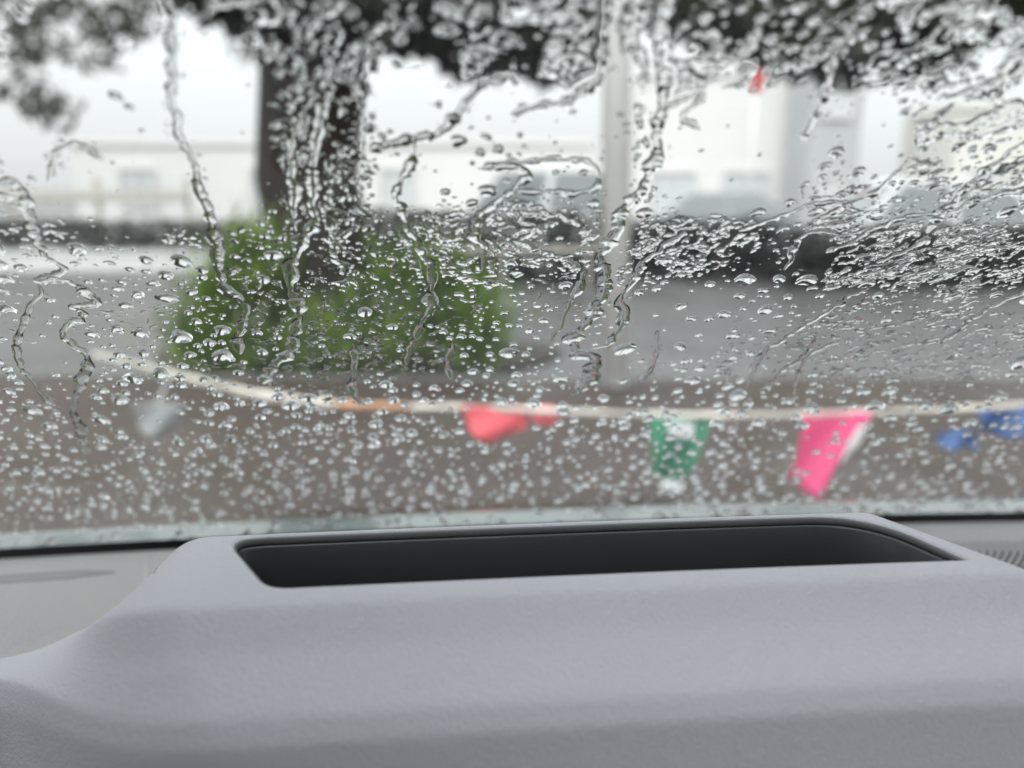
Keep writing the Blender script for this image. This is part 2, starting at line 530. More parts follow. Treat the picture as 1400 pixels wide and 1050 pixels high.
building('white_shop_building', 'long pale low building behind the parked vehicles, left of the pole', -16.5, 3.0, 30, 3.2, M['wall_white'], 1, 4, (1.3, 1.4))
building('pale_building', 'pale building with a flat roof behind the white car', 4.2, 11.6, 27, 5.2, M['wall_white'], 1, 3, (1.5, 1.2))
building('grey_tower_building', 'narrow grey block rising between the pale buildings', 9.0, 10.6, 24.5, 6.0, M['wall_grey'], 2, 1, (0.8, 1.0), dep=2.0)
building('beige_building', 'beige building at the right edge beyond the white car', 12.1, 14.3, 22, 3.6, M['wall_beige'], 1, 1, (1.2, 1.1), dep=3.0)

# red hanging sign on a thin post
p = at(1035, 110, 20.0)
sg = tag(empty('street_sign', (p[0], p[1], 0)), 'small red sign high on a thin post right of the pole', 'sign')
bm = bmesh.new(); add_cyl(bm, (0, 0.05, (p[2] + 0.3) / 2), 0.03, p[2] + 0.3, seg=12); bm_obj('post', bm, M['pole'], sg, smooth=True)
box_obj('sign_board', (0, -0.02, p[2]), (0.30, 0.04, 0.52), M['red_sign'], sg, bevel=0.01)

# ------------------------------------------------------------------ trees, bush, hedge
def leaves(centres, radii, per, size, seed, flat=1.0):
    """leaf-sized diamond faces spread through ellipsoid clumps"""
    g = np.random.default_rng(seed)
    Vs = []
    for (c, r) in zip(centres, radii):
        n = int(per)
        q = g.normal(size=(n, 3)); q /= np.linalg.norm(q, axis=1)[:, None]
        q *= (g.random(n) ** 0.45)[:, None]
        pos = np.array(c) + q * np.array(r)
        d = g.normal(size=(n, 3)); d[:, 2] -= 0.5; d /= np.linalg.norm(d, axis=1)[:, None]
        e = np.cross(d, g.normal(size=(n, 3))); e /= np.linalg.norm(e, axis=1)[:, None]
        s = size * (0.6 + 0.8 * g.random(n))[:, None]
        fold = np.cross(d, e) * s * 0.12
        Vs.append(np.stack([pos - d * s, pos + e * s * 0.42 * flat + fold, pos + d * s, pos - e * s * 0.42 * flat + fold], 1))
    V = np.concatenate(Vs).reshape(-1, 3)
    F = np.arange(len(V)).reshape(-1, 4)
    return V, F


# big tree: trunk seen left of centre, the crown hanging into the top of the view
TX, TY = at(438, 380, 6.3)[0], 6.3
tree = tag(empty('street_tree', (TX, TY, 0)), 'big tree with a dark wet trunk left of the pole and overhanging crown', 'tree')
V, F = tube([(0, 0, 0), (0.0, 0, 0.25), (0.01, 0.0, 0.8), (-0.02, 0, 1.5), (0.0, 0.02, 2.3), (0.03, 0.05, 3.2), (0.0, 0.1, 4.2), (0.1, 0.1, 5.4)],
            [0.56, 0.46, 0.41, 0.40, 0.41, 0.40, 0.30, 0.15], 22)
V = [v + Vector((1, 1, 0)) * 0.035 * math.sin(v.z * 5 + v.x * 9) for v in V]
trunk = mesh_obj('trunk', V, F, M['bark'], tree)
limbs = [((0, 0, 2.5), (-0.9, -0.5, 3.1), (-2.0, -0.9, 3.6), 0.16), ((0, 0, 2.6), (0.8, -0.5, 3.1), (1.9, -0.9, 3.4), 0.17), ((0.02, 0, 3.0), (1.6, -0.2, 3.6), (3.6, -0.5, 3.9), 0.16),
         ((0, 0, 3.3), (2.4, 0.2, 3.9), (5.2, -0.3, 4.0), 0.14), ((0, 0, 3.5), (-1.2, 0.5, 4.2), (-2.2, 0.8, 4.8), 0.13), ((0, 0, 3.4), (0.5, -1.2, 4.2), (0.9, -2.0, 4.5), 0.12)]
for a, b, c, r in limbs:
    pts = catmull([a, b, c], 5)
    V, F = tube(pts, list(np.linspace(r, 0.03, len(pts))), 8)
    mesh_obj('limb', V, F, M['bark'], trunk)
cs, rs = [], []
g = np.random.default_rng(3)
lower_px = [(270, -20), (320, 15), (380, 30), (430, 10), (500, 25), (555, 45), (600, 60), (650, 85), (700, 75), (750, 85), (800, 60), (690, 20), (620, 5), (560, -10), (770, 15),
            (830, -20), (900, -20), (960, 30), (1010, 50), (1060, 40), (1110, 70), (1160, 95), (1210, 75), (1270, 65), (1320, 40), (1380, 20), (1240, 20), (1160, 20), (1080, -10), (1330, -10), (1420, -20), (1480, 0), (590, 20), (350, -20), (480, -30)]
for (x, y) in lower_px:
    q = at(x, y - 10, TY - 0.4 + g.uniform(-0.5, 0.5)) - np.array([TX, TY, 0])
    cs.append(q); rs.append((0.30 + g.random() * 0.16, 0.4, 0.16 + g.random() * 0.10))
for k in range(14):
    cs.append((g.uniform(-2.6, 5.6), g.uniform(-1.6, 1.4), g.uniform(3.2, 5.2))); rs.append((0.6, 0.6, 0.4))
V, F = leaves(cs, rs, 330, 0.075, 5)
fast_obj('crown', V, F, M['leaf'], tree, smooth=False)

# second tree far on the left, its crown blurred against the sky
ft = tag(empty('far_tree', (-17.6, 22.5, 0)), 'far tree, paled by painted haze, with a sparse crown at the upper left', 'tree')
V, F = tube([(0, 0, 0), (0.05, 0, 1.5), (-0.1, 0, 3.0), (0.1, 0, 4.6), (0.3, 0, 6.5)], [0.2, 0.17, 0.15, 0.12, 0.05], 10)
ftr = mesh_obj('trunk', V, F, M['bark'], ft)
cs, rs = [], []
for (x, y) in [(20, 20), (60, 60), (110, 15), (150, 40), (190, -10), (60, 10), (20, 70), (130, 70), (240, -20), (300, -20), (330, 10), (350, 60), (45, 130), (75, 150), (-60, 30), (-90, 90), (-30, 120), (180, 20)]:
    cs.append(at(x, y, 22.5) - np.array([-17.6, 22.5, 0])); rs.append((0.85, 0.8, 0.62))
for k in range(24):
    cs.append((g.uniform(-3, 5), g.uniform(-1, 1), g.uniform(7.4, 9.5))); rs.append((0.7, 0.7, 0.5))
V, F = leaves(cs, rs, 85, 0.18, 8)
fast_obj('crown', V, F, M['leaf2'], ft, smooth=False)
for (bx, bz) in ((-1.6, 6.4), (4.2, 7.0), (2.2, 6.6)):
    pts = catmull([(0, 0, 3.2), (bx * 0.5, 0, 4.3), (bx, 0, bz)], 4)
    V, F = tube(pts, list(np.linspace(0.09, 0.02, len(pts))), 6); mesh_obj('limb', V, F, M['bark'], ftr)

# bush round the trunk
bx, by = at(460, 500, 5.75)[0], 5.75
bush = tag(empty('bush', (bx, by, 0.1)), 'bright green leafy bush at the foot of the tree trunk', 'bush')
cs, rs = [], []
for (x, y) in [(285, 455), (320, 400), (345, 365), (300, 420), (375, 395), (415, 440), (460, 450), (500, 440), (545, 385), (590, 390), (630, 400), (640, 450), (600, 460), (550, 450), (500, 470),
               (440, 470), (380, 470), (330, 470), (385, 365), (350, 345), (560, 365), (470, 470), (300, 490), (650, 480), (420, 500), (560, 500), (480, 510), (350, 500), (610, 430)]:
    q = at(x, y, by + g.uniform(-0.3, 0.35)) - np.array([bx, by, 0.1])
    cs.append(q); rs.append((0.24, 0.25, 0.17))
cs += [tuple(at(x, y, by + .2) - np.array([bx, by, 0.1])) for x, y in ((600, 380), (270, 470), (310, 390), (660, 440))]
rs += [(0.2, 0.25, 0.15)] * 4
V, F = leaves(cs, rs, 190, 0.045, 9, 0.8)
g9 = np.random.default_rng(19)               # long upright blades fanning out of the clumps
n9 = 5200
ci = g9.integers(0, len(cs), n9)
b0 = np.array(cs)[ci] + g9.normal(size=(n9, 3)) * np.array([.15, .15, .10])
dd = np.stack([g9.normal(0, .55, n9), g9.normal(0, .4, n9), g9.uniform(.5, 1.3, n9)], -1); dd /= np.linalg.norm(dd, axis=1)[:, None]
ln = g9.uniform(.10, .30, n9)[:, None]
sd = np.cross(dd, g9.normal(size=(n9, 3))); sd /= np.linalg.norm(sd, axis=1)[:, None]
B = np.stack([b0 - sd * .006, b0 + dd * ln * .5 + sd * .009, b0 + dd * ln + np.array([0, 0, -.02]), b0 + dd * ln * .5 - sd * .009], 1).reshape(-1, 3)
V = np.concatenate([V, B]); F = np.arange(len(V)).reshape(-1, 4)
fast_obj('foliage', V, F, M['bush'], bush, smooth=False)
for k in range(16):
    a = g.uniform(0, 6.28); s = g.uniform(0.1, 0.75)
    e = (math.cos(a) * s, math.sin(a) * 0.3, g.uniform(0.45, 0.9))
    V, F = tube([(e[0] * .3, e[1] * .3, -0.1), (e[0] * .6, e[1] * .6, e[2] * .5), e], [0.014, 0.01, 0.004], 6)
    mesh_obj('stem', V, F, M['bark'], bush)

# clipped dark hedge and white kerb wall with a rail on the left
hx0, hx1 = at(-120, 320, 14.7)[0], at(345, 320, 14.7)[0]
hd = tag(empty('hedge', ((hx0 + hx1) / 2, 15.1, 0)), 'low dark clipped hedge behind the white wall on the left', 'hedge')
cs = [(x - (hx0 + hx1) / 2, g.uniform(-.15, .15), z) for x in np.arange(hx0, hx1, 0.28) for z in (0.55, 0.80)]
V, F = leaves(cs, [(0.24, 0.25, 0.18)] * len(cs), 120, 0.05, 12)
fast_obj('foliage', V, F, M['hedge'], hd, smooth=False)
wl_ = tag(empty('low_wall', ((hx0 + hx1) / 2, 14.6, 0)), 'low white painted wall beyond the road at the left', 'wall')
box_obj('wall_block', (0, 0, 0.15), (hx1 - hx0, 0.2, 0.30), M['white_paint'], wl_, bevel=0.02)
box_obj('wall_cap', (0, 0, 0.335), (hx1 - hx0 + 0.06, 0.26, 0.06), M['white_paint'], wl_, bevel=0.01)
rz = at(150, 268, 15.6)[2]
rx1 = at(257, 268, 15.6)[0]; rx0 = at(-120, 268, 15.6)[0]
rl = tag(empty('hand_rail', ((rx0 + rx1) / 2, 15.6, 0)), 'beige metal rail with posts above the dark hedge at the left', 'railing')
bm = bmesh.new(); add_box(bm, (0, 0, rz), (rx1 - rx0, 0.07, 0.22)); bm_obj('top_rail', bm, M['rail'], rl, bevel=0.02)
for t in np.linspace(rx0 + 0.05, rx1 - 0.05, 4):
    bm = bmesh.new(); add_box(bm, (t - (rx0 + rx1) / 2, 0.09, (rz + 0.35) / 2), (0.1, 0.1, rz + 0.35)); bm_obj('post', bm, M['rail'], rl, bevel=0.015)

# ------------------------------------------------------------------ parked vehicles
def parked_car(name, label, x, y, L, H, paint, rz=0.0, van=False):
    """side-on car, nose to -x"""
    c = tag(empty(name, (x, y, 0), rz), label, 'car', 'vehicles parked across the road')
    W = 1.72
    belt = 0.92 if H < 1.7 else 1.05
    bl = L / 2
    # lower body: side outline swept across the width with a rounded edge
    if van:
        prof = [(-bl, 0.35), (-bl + .02, 0.75), (-bl + 0.35, belt - 0.02), (-bl + 0.9, belt + .04), (bl - .1, belt + .04), (bl, 0.8), (bl - .02, 0.35), (bl - .35, 0.26), (-bl + .35, 0.26)]
        gh = [(-bl + 0.75, belt), (-bl + 1.45, H), (bl - 0.35, H), (bl - 0.05, belt)]
    else:
        prof = [(-bl, 0.38), (-bl + .03, 0.68), (-bl + 0.3, belt - 0.16), (-bl + 1.15, belt), (bl - .45, belt), (bl - .04, belt - 0.06), (bl, 0.6), (bl - .05, 0.34), (bl - .4, 0.25), (-bl + .4, 0.25)]
        gh = [(-bl + 1.05, belt - .01), (-bl + 1.75, H), (bl - 1.15, H), (bl - 0.35, belt - .01)]
    bm = bmesh.new()
    stations = [(-W / 2, 0.93), (-W / 2 + .10, 1.0), (W / 2 - .10, 1.0), (W / 2, 0.93)]
    rows = []
    for (yy, sc) in stations:
        rows.append([bm.verts.new((px * (0.97 + 0.03 * (sc == 1.0)), yy, 0.55 + (pz - 0.55) * sc)) for px, pz in prof])
    n = len(prof)
    for a in range(3):
        for k in range(n):
            bm.faces.new((rows[a][k], rows[a][(k + 1) % n], rows[a + 1][(k + 1) % n], rows[a + 1][k]))
    bm.faces.new(rows[0][::-1]); bm.faces.new(rows[-1])
    body = bm_obj('body', bm, paint, c, bevel=0.03)
    # cabin with sides leaning in
    bm = bmesh.new()
    lo, hi = W / 2 - 0.07, W / 2 - 0.22
    va = [[bm.verts.new((px, s * (lo if i in (0, 3) else hi), pz)) for i, (px, pz) in enumerate(gh)] for s in (-1, 1)]
    for k in range(4):
        bm.faces.new((va[0][k], va[0][(k + 1) % 4], va[1][(k + 1) % 4], va[1][k]))
    bm.faces.new(va[0][::-1]); bm.faces.new(va[1])
    bm_obj('cabin', bm, paint, c, bevel=0.05)
    # side windows (front, rear), each a pane 6 mm proud of the cabin side
    for s in (-1, 1):
        for (f0, f1) in ((0.05, 0.47), (0.52, 0.95)):
            def P(fx_, fz):
                x0 = gh[0][0] + (gh[1][0] - gh[0][0]) * fz; x1 = gh[3][0] + (gh[2][0] - gh[3][0]) * fz
                return (x0 + (x1 - x0) * fx_, s * (lo + (hi - lo) * fz + 0.008), gh[0][1] + (gh[1][1] - gh[0][1]) * fz)
            q = [P(f0, .1), P(f1, .1), P(f1, .86), P(f0, .86)]
            q2 = [(a, b - s * 0.02, cz) for a, b, cz in q]
            mesh_obj('side_window', q + q2, [(0, 1, 2, 3), (7, 6, 5, 4), (0, 4, 5, 1), (1, 5, 6, 2), (2, 6, 7, 3), (3, 7, 4, 0)], M['car_glass'], c, smooth=False)
    for nm, (i, j) in (('windscreen', (0, 1)), ('rear_window', (3, 2))):
        d = -0.008 if i == 0 else 0.008
        def Q(fz, s):
            return (gh[i][0] + (gh[j][0] - gh[i][0]) * fz + d, s * (lo + (hi - lo) * fz - .1), gh[i][1] + (gh[j][1] - gh[i][1]) * fz + 0.006)
        q = [Q(.12, -1), Q(.12, 1), Q(.88, 1), Q(.88, -1)]
        q2 = [(a - d * 2.2, b, cz - .02) for a, b, cz in q]
        mesh_obj(nm, q + q2, [(0, 1, 2, 3), (7, 6, 5, 4), (0, 4, 5, 1), (1, 5, 6, 2), (2, 6, 7, 3), (3, 7, 4, 0)], M['car_glass'], c, smooth=False)
    for sx in (-bl + 0.82, bl - 0.82):
        for s in (-1, 1):
            bm = bmesh.new(); add_cyl(bm, (sx, s * (W / 2 - 0.1), 0.315), 0.315, 0.22, 'Y', 26)
            wh = bm_obj('wheel', bm, M['tyre'], c, bevel=0.02)
            bm = bmesh.new()
            add_cyl(bm, (sx, s * (W / 2 + 0.005), 0.315), 0.07, 0.03, 'Y', 14)
            for k in range(5):
                add_box(bm, (sx + 0.11 * math.cos(k * 1.2566), s * (W / 2 + 0.004), 0.315 + 0.11 * math.sin(k * 1.2566)), (0.2, 0.02, 0.05), Matrix.Rotation(-k * 1.2566, 3, 'Y'))
            bm_obj('rim', bm, M['alloy'], wh)
    for s in (-1, 1):
        box_obj('headlight', (-bl + 0.16, s * (W / 2 - .22), 0.68), (0.28, 0.3, 0.14), M['lamp_clear'], c, bevel=0.04)
        box_obj('tail_light', (bl - 0.06, s * (W / 2 - .16), 0.82), (0.12, 0.22, 0.2), M['lamp_red'], c, bevel=0.03)
        box_obj('mirror', (gh[0][0] + 0.25, s * (W / 2 + 0.06), belt + 0.08), (0.12, 0.2, 0.13), paint, c, bevel=0.03)
    box_obj('side_sill', (0, 0, 0.24), (L - 1.9, W - 0.04, 0.1), M['dark_trim'], c, bevel=0.02)
    return c


x = at(715, 300, 14.0)[0]
parked_car('pale_van', 'tall pale van behind the dark hedge, left of the pole', x, 14.6, 3.7, 1.9, M['car_pale'], van=True)
x = at(1330, 300, 11.6)[0]
parked_car('white_car', 'white car parked at the right edge', x, 13.4, 4.5, 1.66, M['car_white'])
x = at(975, 280, 15.0)[0]
parked_car('silver_car', 'silver-grey car parked farther back, right of the pole', x, 15.8, 4.2, 1.45, M['car_silver'])

# dark hedge along the far side of the road, with a pale rail in front
def roadside_hedge(xa, xb, Y, top, label, seed):
    x0, x1 = at(xa, 350, Y)[0], at(xb, 350, Y)[0]
    h_ = tag(empty('roadside_hedge', ((x0 + x1) / 2, Y, 0)), label, 'hedge')
    g_ = np.random.default_rng(seed)
    cs = [(x - (x0 + x1) / 2 + g_.uniform(-.1, .1), g_.uniform(-.12, .12), z + g_.uniform(-.05, .05)) for x in np.arange(x0, x1, 0.26) for z in np.linspace(0.15, top - 0.14, 4)]
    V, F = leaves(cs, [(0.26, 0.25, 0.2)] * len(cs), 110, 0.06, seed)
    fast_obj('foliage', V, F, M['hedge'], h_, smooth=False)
    for x in np.arange(x0 + .2, x1, 0.55):
        V, F = tube([(x - (x0 + x1) / 2, 0, 0), (x - (x0 + x1) / 2 + g_.uniform(-.05, .05), 0, top * .5), (x - (x0 + x1) / 2 + g_.uniform(-.12, .12), 0, top - .1)], [.025, .018, .008], 6)
        mesh_obj('stem', V, F, M['bark'], h_)


roadside_hedge(520, 826, 12.3, 1.12, 'dark clipped hedge under the pale van, between tree and pole', 31)
roadside_hedge(868, 1070, 13.1, 0.98, 'dark clipped hedge right of the pole', 32)
roadside_hedge(1085, 1600, 11.9, 0.92, 'dark hedge in front of the white car at the right', 33)
x0, x1 = at(560, 342, 11.8)[0], at(815, 342, 11.8)[0]
rz = at(690, 342, 11.8)[2]
gr = tag(empty('guard_rail', ((x0 + x1) / 2, 11.8, 0)), 'thin pale rail in front of the hedge left of the pole', 'railing')
box_obj('rail_bar', (0, 0, rz), (x1 - x0, 0.05, 0.09), M['rail'], gr, bevel=0.015)
for t in np.linspace(x0 + .1, x1 - .1, 3):
    box_obj('post', (t - (x0 + x1) / 2, 0.06, rz / 2), (0.06, 0.06, rz), M['rail'], gr, bevel=0.01)

# ------------------------------------------------------------------ pole
px_, py_ = at(840, 555, 5.05)[0], 5.05
pole = tag(empty('lamp_post', (px_, py_, 0.12)), 'pale grey upright metal pole right of the tree', 'pole')
bm = bmesh.new(); add_cyl(bm, (0, 0, 3.2), 0.088, 6.4, seg=32); bm_obj('shaft', bm, M['pole'], pole, smooth=True)
bm = bmesh.new(); add_cyl(bm, (0, 0, 0.01), 0.125, 0.02, seg=32); bm_obj('base_plate', bm, M['kerb'], pole, bevel=0.006)
pole.rotation_euler[1] = R(-1.5)
for k in range(4):
    bm = bmesh.new(); add_cyl(bm, (0.107 * math.cos(k * 1.57 + .78), 0.107 * math.sin(k * 1.57 + .78), 0.03), 0.011, 0.02, seg=6); bm_obj('bolt', bm, M['kerb'], pole)

# ------------------------------------------------------------------ bunting: a cloth ribbon and its pennants
rp = [(125, 484, 6.0), (180, 497, 4.8), (245, 514, 3.9), (330, 535, 3.3), (400, 546, 3.05), (470, 553, 2.9), (560, 556, 2.8), (650, 557, 2.75), (760, 562, 2.7), (900, 567, 2.65), (1040, 568, 2.62),
      (1150, 565, 2.62), (1280, 560, 2.62), (1420, 553, 2.62), (1560, 540, 2.65), (1800, 505, 2.7)]
path = catmull([at(*q) for q in rp], 6)
path[0][2] = max(path[0][2], 0.03)
bunt = tag(empty('bunting', tuple(path[40])), 'pale ribbon line of bunting sagging across the view in front of the car', 'bunting')
B0 = np.array(path[40])


def ribbon_part(name, i0, i1, w, m, twist):
    V, F = [], []
    for i in range(i0, i1 + 1):
        p = path[i] - B0
        a = twist * math.sin(i * 0.7)
        off = np.array([0.15 * math.sin(a), 0.5 * math.sin(a), math.cos(a)]) * w * (0.5 + 0.1 * math.sin(i * 1.9))
        th = np.array([0, 0.0015, 0])
        V += [p - off - th, p + off - th, p + off + th, p - off + th]
        k = 4 * (i - i0)
        if i > i0:
            for a_, b_ in ((0, 1), (1, 2), (2, 3), (3, 0)):
                F.append((k - 4 + a_, k - 4 + b_, k + b_, k + a_))
    F += [(3, 2, 1, 0), (k, k + 1, k + 2, k + 3)]
    return mesh_obj(name, V, F, m, bunt)


n = len(path) - 1
ribbon_part('ribbon', 0, 29, 0.040, M['ribbon'], 0.5)
ribbon_part('ribbon', 29, 36, 0.030, M['ribbon_orange'], 0.4)
ribbon_part('ribbon', 36, n, 0.022, M['ribbon'], 0.6)


def pennant(name, outline, Y, m, label, ripple=0.03, seed=1):
    """cloth flag: an outline filled on a fine grid, rippled in depth, with thickness"""
    pts = [at(x, y, Y) for x, y in outline]
    top, bot = pts[:len(pts) // 2], pts[len(pts) // 2:][::-1]     # the outline runs along the top, then back along the bottom
    N, K = 16, 12
    tx = np.linspace(0, 1, N)
    T = np.array([[np.interp(t, np.linspace(0, 1, len(top)), [p[k] for p in top]) for k in range(3)] for t in tx])
    Bt = np.array([[np.interp(t, np.linspace(0, 1, len(bot)), [p[k] for p in bot]) for k in range(3)] for t in tx])
    V = []
    for j in range(K):
        f = j / (K - 1)
        for i in range(N):
            p = T[i] * (1 - f) + Bt[i] * f
            p = p + np.array([0, ripple * f * math.sin(6.5 * tx[i] + 2.5 * f + seed), 0])
            V.append(p)
    V = np.array(V); c = V.mean(0)
    F = [(j * N + i, j * N + i + 1, (j + 1) * N + i + 1, (j + 1) * N + i) for j in range(K - 1) for i in range(N - 1)]
    o = fast_obj(name, V - B0, np.array(F), m, bunt)
    sd = o.modifiers.new('thick', 'SOLIDIFY'); sd.thickness = 0.0025
    o["label"] = label
    return o


pennant('pennant', [(630, 555), (728, 555), (716, 584), (690, 592), (670, 605), (652, 598), (634, 566)][:3] + [(722, 582), (670, 607), (644, 590)], 2.74, M['coral'], 'coral red pennant hanging nearest the bush', 0.02)
pennant('pennant', [(728, 557), (748, 553), (764, 558), (762, 574), (746, 582), (730, 574)], 2.72, M['coral'], 'small coral patch added for the pink refracted in a raindrop', 0.01, 2)  # added cloth patch for the pennant colour seen through a drop
pennant('pennant', [(888, 570), (930, 570), (975, 572), (952, 612), (922, 674), (890, 645)], 2.64, M['green'], 'green and white twisted pennant just right of the pole', 0.06, 3)
pennant('pennant', [(912, 578), (930, 577), (950, 578), (946, 596), (930, 601), (918, 596)], 2.60, M['white_flag'], 'white tag on the green pennant', 0.01, 2)
pennant('pennant', [(902, 658), (918, 655), (934, 658), (932, 670), (918, 673), (906, 669)], 2.60, M['white_flag'], 'white tip of the green pennant', 0.01, 2)
pennant('pennant', [(1098, 565), (1150, 563), (1194, 563), (1150, 625), (1112, 678), (1084, 660)], 2.62, M['pink'], 'bright pink pennant blown to the left', 0.04, 5)
pennant('pennant', [(1172, 585), (1182, 580), (1192, 572), (1172, 606), (1158, 626), (1146, 632)], 2.60, M['white_flag'], 'white folded edge of the pink pennant', 0.01, 2)
pennant('pennant', [(1335, 560), (1370, 556), (1412, 552), (1404, 585), (1370, 596), (1340, 590)], 2.62, M['blue'], 'dark blue pennant at the right edge', 0.05, 4)
pennant('pennant', [(1278, 594), (1310, 588), (1338, 590), (1336, 612), (1310, 618), (1284, 608)], 2.60, M['blue'], 'lighter blue fold of the crumpled pennant', 0.04, 1)
pennant('pennant', [(180, 552), (215, 550), (252, 552), (246, 584), (215, 598), (186, 586)], 3.2, M['grey_flag'], 'white pennant low on the left', 0.03, 6)
# its short cord up to the ribbon
V, F = tube([at(215, 551, 3.2) - B0, at(225, 530, 3.6) - B0, at(232, 511, 4.0) - B0], [0.004] * 3, 6)
mesh_obj('cord', V, F, M['white_flag'], bunt)

# ------------------------------------------------------------------ the car the photo is taken from
car = tag(empty('car', (0, 0, 0), CAR_RZ), 'rain-wet car seen from inside, grey dashboard below its windscreen', 'car')
CZ = CAM_Z

# -- dashboard: two cross profiles (low dash, raised centre pod) blended across the width
TH = np.array([0, 1, 2, 3, 4, 4.4, 5, 5.35, 6, 7.0, 8.0])
YH = np.array([.745, .47, .400, .377, .303, .2885, .266, .2605, .2575, .247, .232])
ZH = np.array([-.36, -.275, -.205, -.1665, -.1655, -.1795, -.1945, -.2035, -.228, -.30, -.42])
YL = np.array([.745, .620, .560, .520, .470, .452, .426, .419, .416, .414, .41])
ZL = np.array([-.343, -.317, -.300, -.288, -.274, -.271, -.268, -.284, -.31, -.37, -.46])
td = np.linspace(0, 8, 1601)


def smooth1(a, k):
    ker = np.hanning(k); ker /= ker.sum()
    p = np.concatenate([2 * a[0] - a[k:0:-1], a, 2 * a[-1] - a[-2:-k - 2:-1]])
    return np.convolve(p, ker, 'same')[k:-k]


prof = {}
for nm, Y_, Z_ in (('h', YH, ZH), ('l', YL, ZL)):
    kk = 61 if nm == 'h' else 81
    prof[nm] = (smooth1(np.interp(td, TH, Y_), kk), smooth1(np.interp(td, TH, Z_), kk))


def dash_pt(x, t):
    x = np.asarray(x, float); t = np.asarray(t, float)
    yh, zh = np.interp(t, td, prof['h'][0]), np.interp(t, td, prof['h'][1])
    yl, zl = np.interp(t, td, prof['l'][0]), np.interp(t, td, prof['l'][1])
    le = np.interp(t, [0, 2, 3, 4, 5, 6, 8], [-.124, -.122, -.120, -.112, -.095, -.09, -.09])
    lw = np.interp(t, [0, 3, 5, 8], [.105, .115, .20, .21])
    w = smoothstep(0, 1, (x - (le - lw)) / lw) * (1 - smoothstep(0, 1, (x - np.interp(t, [0, 3, 3.9, 5, 8], [.215, .224, .256, .30, .33])) / np.interp(t, [0, 3, 5, 8], [.06, .06, .10, .12])))
    bow = -0.05 * (x - GX0) ** 2
    return np.stack([x, yl * (1 - w) + yh * w + bow, CZ + zl * (1 - w) + zh * w], -1)


def rounded_outline(corners, radii, n):
    """corners in order, per-corner radius -> closed list of (x, s)"""
    out = []
    m_ = len(corners)
    for i in range(m_):
        p = np.array(corners[i]); a = np.array(corners[i - 1]); b = np.array(corners[(i + 1) % m_])
        da = (a - p) / np.linalg.norm(a - p); db = (b - p) / np.linalg.norm(b - p)
        r = radii[i]
        p0, p1 = p + da * r, p + db * r
        for t in np.linspace(0, 1, 14):
            out.append((1 - t) ** 2 * p0 + 2 * t * (1 - t) * p + t * t * p1)
    out = np.array(out)
    d = np.r_[0, np.cumsum(np.linalg.norm(np.diff(np.vstack([out, out[:1]]), axis=0), axis=1))]
    s = np.linspace(0, d[-1], n, endpoint=False)
    o2 = np.vstack([out, out[:1]])
    return np.stack([np.interp(s, d, o2[:, 0]), np.interp(s, d, o2[:, 1])], -1)


TS = 0.074                                   # metres per unit of t over the pod top
corners = [(-.117, 3.03 * TS), (.226, 3.03 * TS), (.2465, 3.86 * TS), (-.081, 3.86 * TS)]
NO = 480
hole = rounded_outline(corners, [.026, .036, .005, .012], NO)
ctr = np.array([.075, 3.48 * TS])
# outer rectangle of the dash in (x, t)
X0, X1, T0, T1 = -.72, .86, 0.0 * TS, 8.0 * TS
dirs = hole - ctr
tt = np.full(NO, 1e9)
for k in range(NO):
    dx, dt = dirs[k]
    c_ = []
    if dx > 1e-9: c_.append((X1 - ctr[0]) / dx)
    if dx < -1e-9: c_.append((X0 - ctr[0]) / dx)
    if dt > 1e-9: c_.append((T1 - ctr[1]) / dt)
    if dt < -1e-9: c_.append((T0 - ctr[1]) / dt)
    tt[k] = min(c_)
outer = ctr + dirs * tt[:, None]
for cn in ((X0, T0), (X1, T0), (X1, T1), (X0, T1)):          # pull the nearest points onto the corners
    k = int(np.argmin(np.linalg.norm(outer - np.array(cn), axis=1))); outer[k] = cn
NR = 150
rings = []
fr = np.linspace(0, 1, NR) ** 1.35
# rolled edge into the tray
tang = np.roll(hole, -1, 0) - np.roll(hole, 1, 0)
nin = np.stack([-tang[:, 1], tang[:, 0]], -1); nin /= np.linalg.norm(nin, axis=1)[:, None]
if np.mean(np.sum(nin * (ctr - hole), 1)) < 0: nin = -nin


def hole_at(off, drop):
    q = hole + nin * off
    P = dash_pt(q[:, 0], q[:, 1] / TS)
    P[:, 2] -= drop
    return P


for a in np.linspace(90, 0, 6):
    rr_ = 0.0022
    rings.append(hole_at(rr_ * math.sin(R(a)), rr_ * (1 - math.cos(R(a))) if a else 0.0))
for f_ in fr[1:]:
    q = hole * (1 - f_) + outer * f_
    rings.append(dash_pt(q[:, 0], q[:, 1] / TS))
V = np.concatenate(rings)
ii = np.arange(NO)
F = []
for j in range(len(rings) - 1):
    F.append(np.stack([j * NO + ii, (j + 1) * NO + ii, (j + 1) * NO + (ii + 1) % NO, j * NO + (ii + 1) % NO], -1))
F = np.concatenate(F)
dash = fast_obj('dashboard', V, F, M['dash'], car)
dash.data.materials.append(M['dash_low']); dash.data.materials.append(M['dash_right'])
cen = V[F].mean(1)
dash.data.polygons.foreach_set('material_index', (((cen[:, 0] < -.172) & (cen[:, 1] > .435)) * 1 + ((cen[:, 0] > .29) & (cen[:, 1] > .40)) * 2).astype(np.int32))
tag(dash, 'light lavender-grey grained dashboard with a raised centre pod')


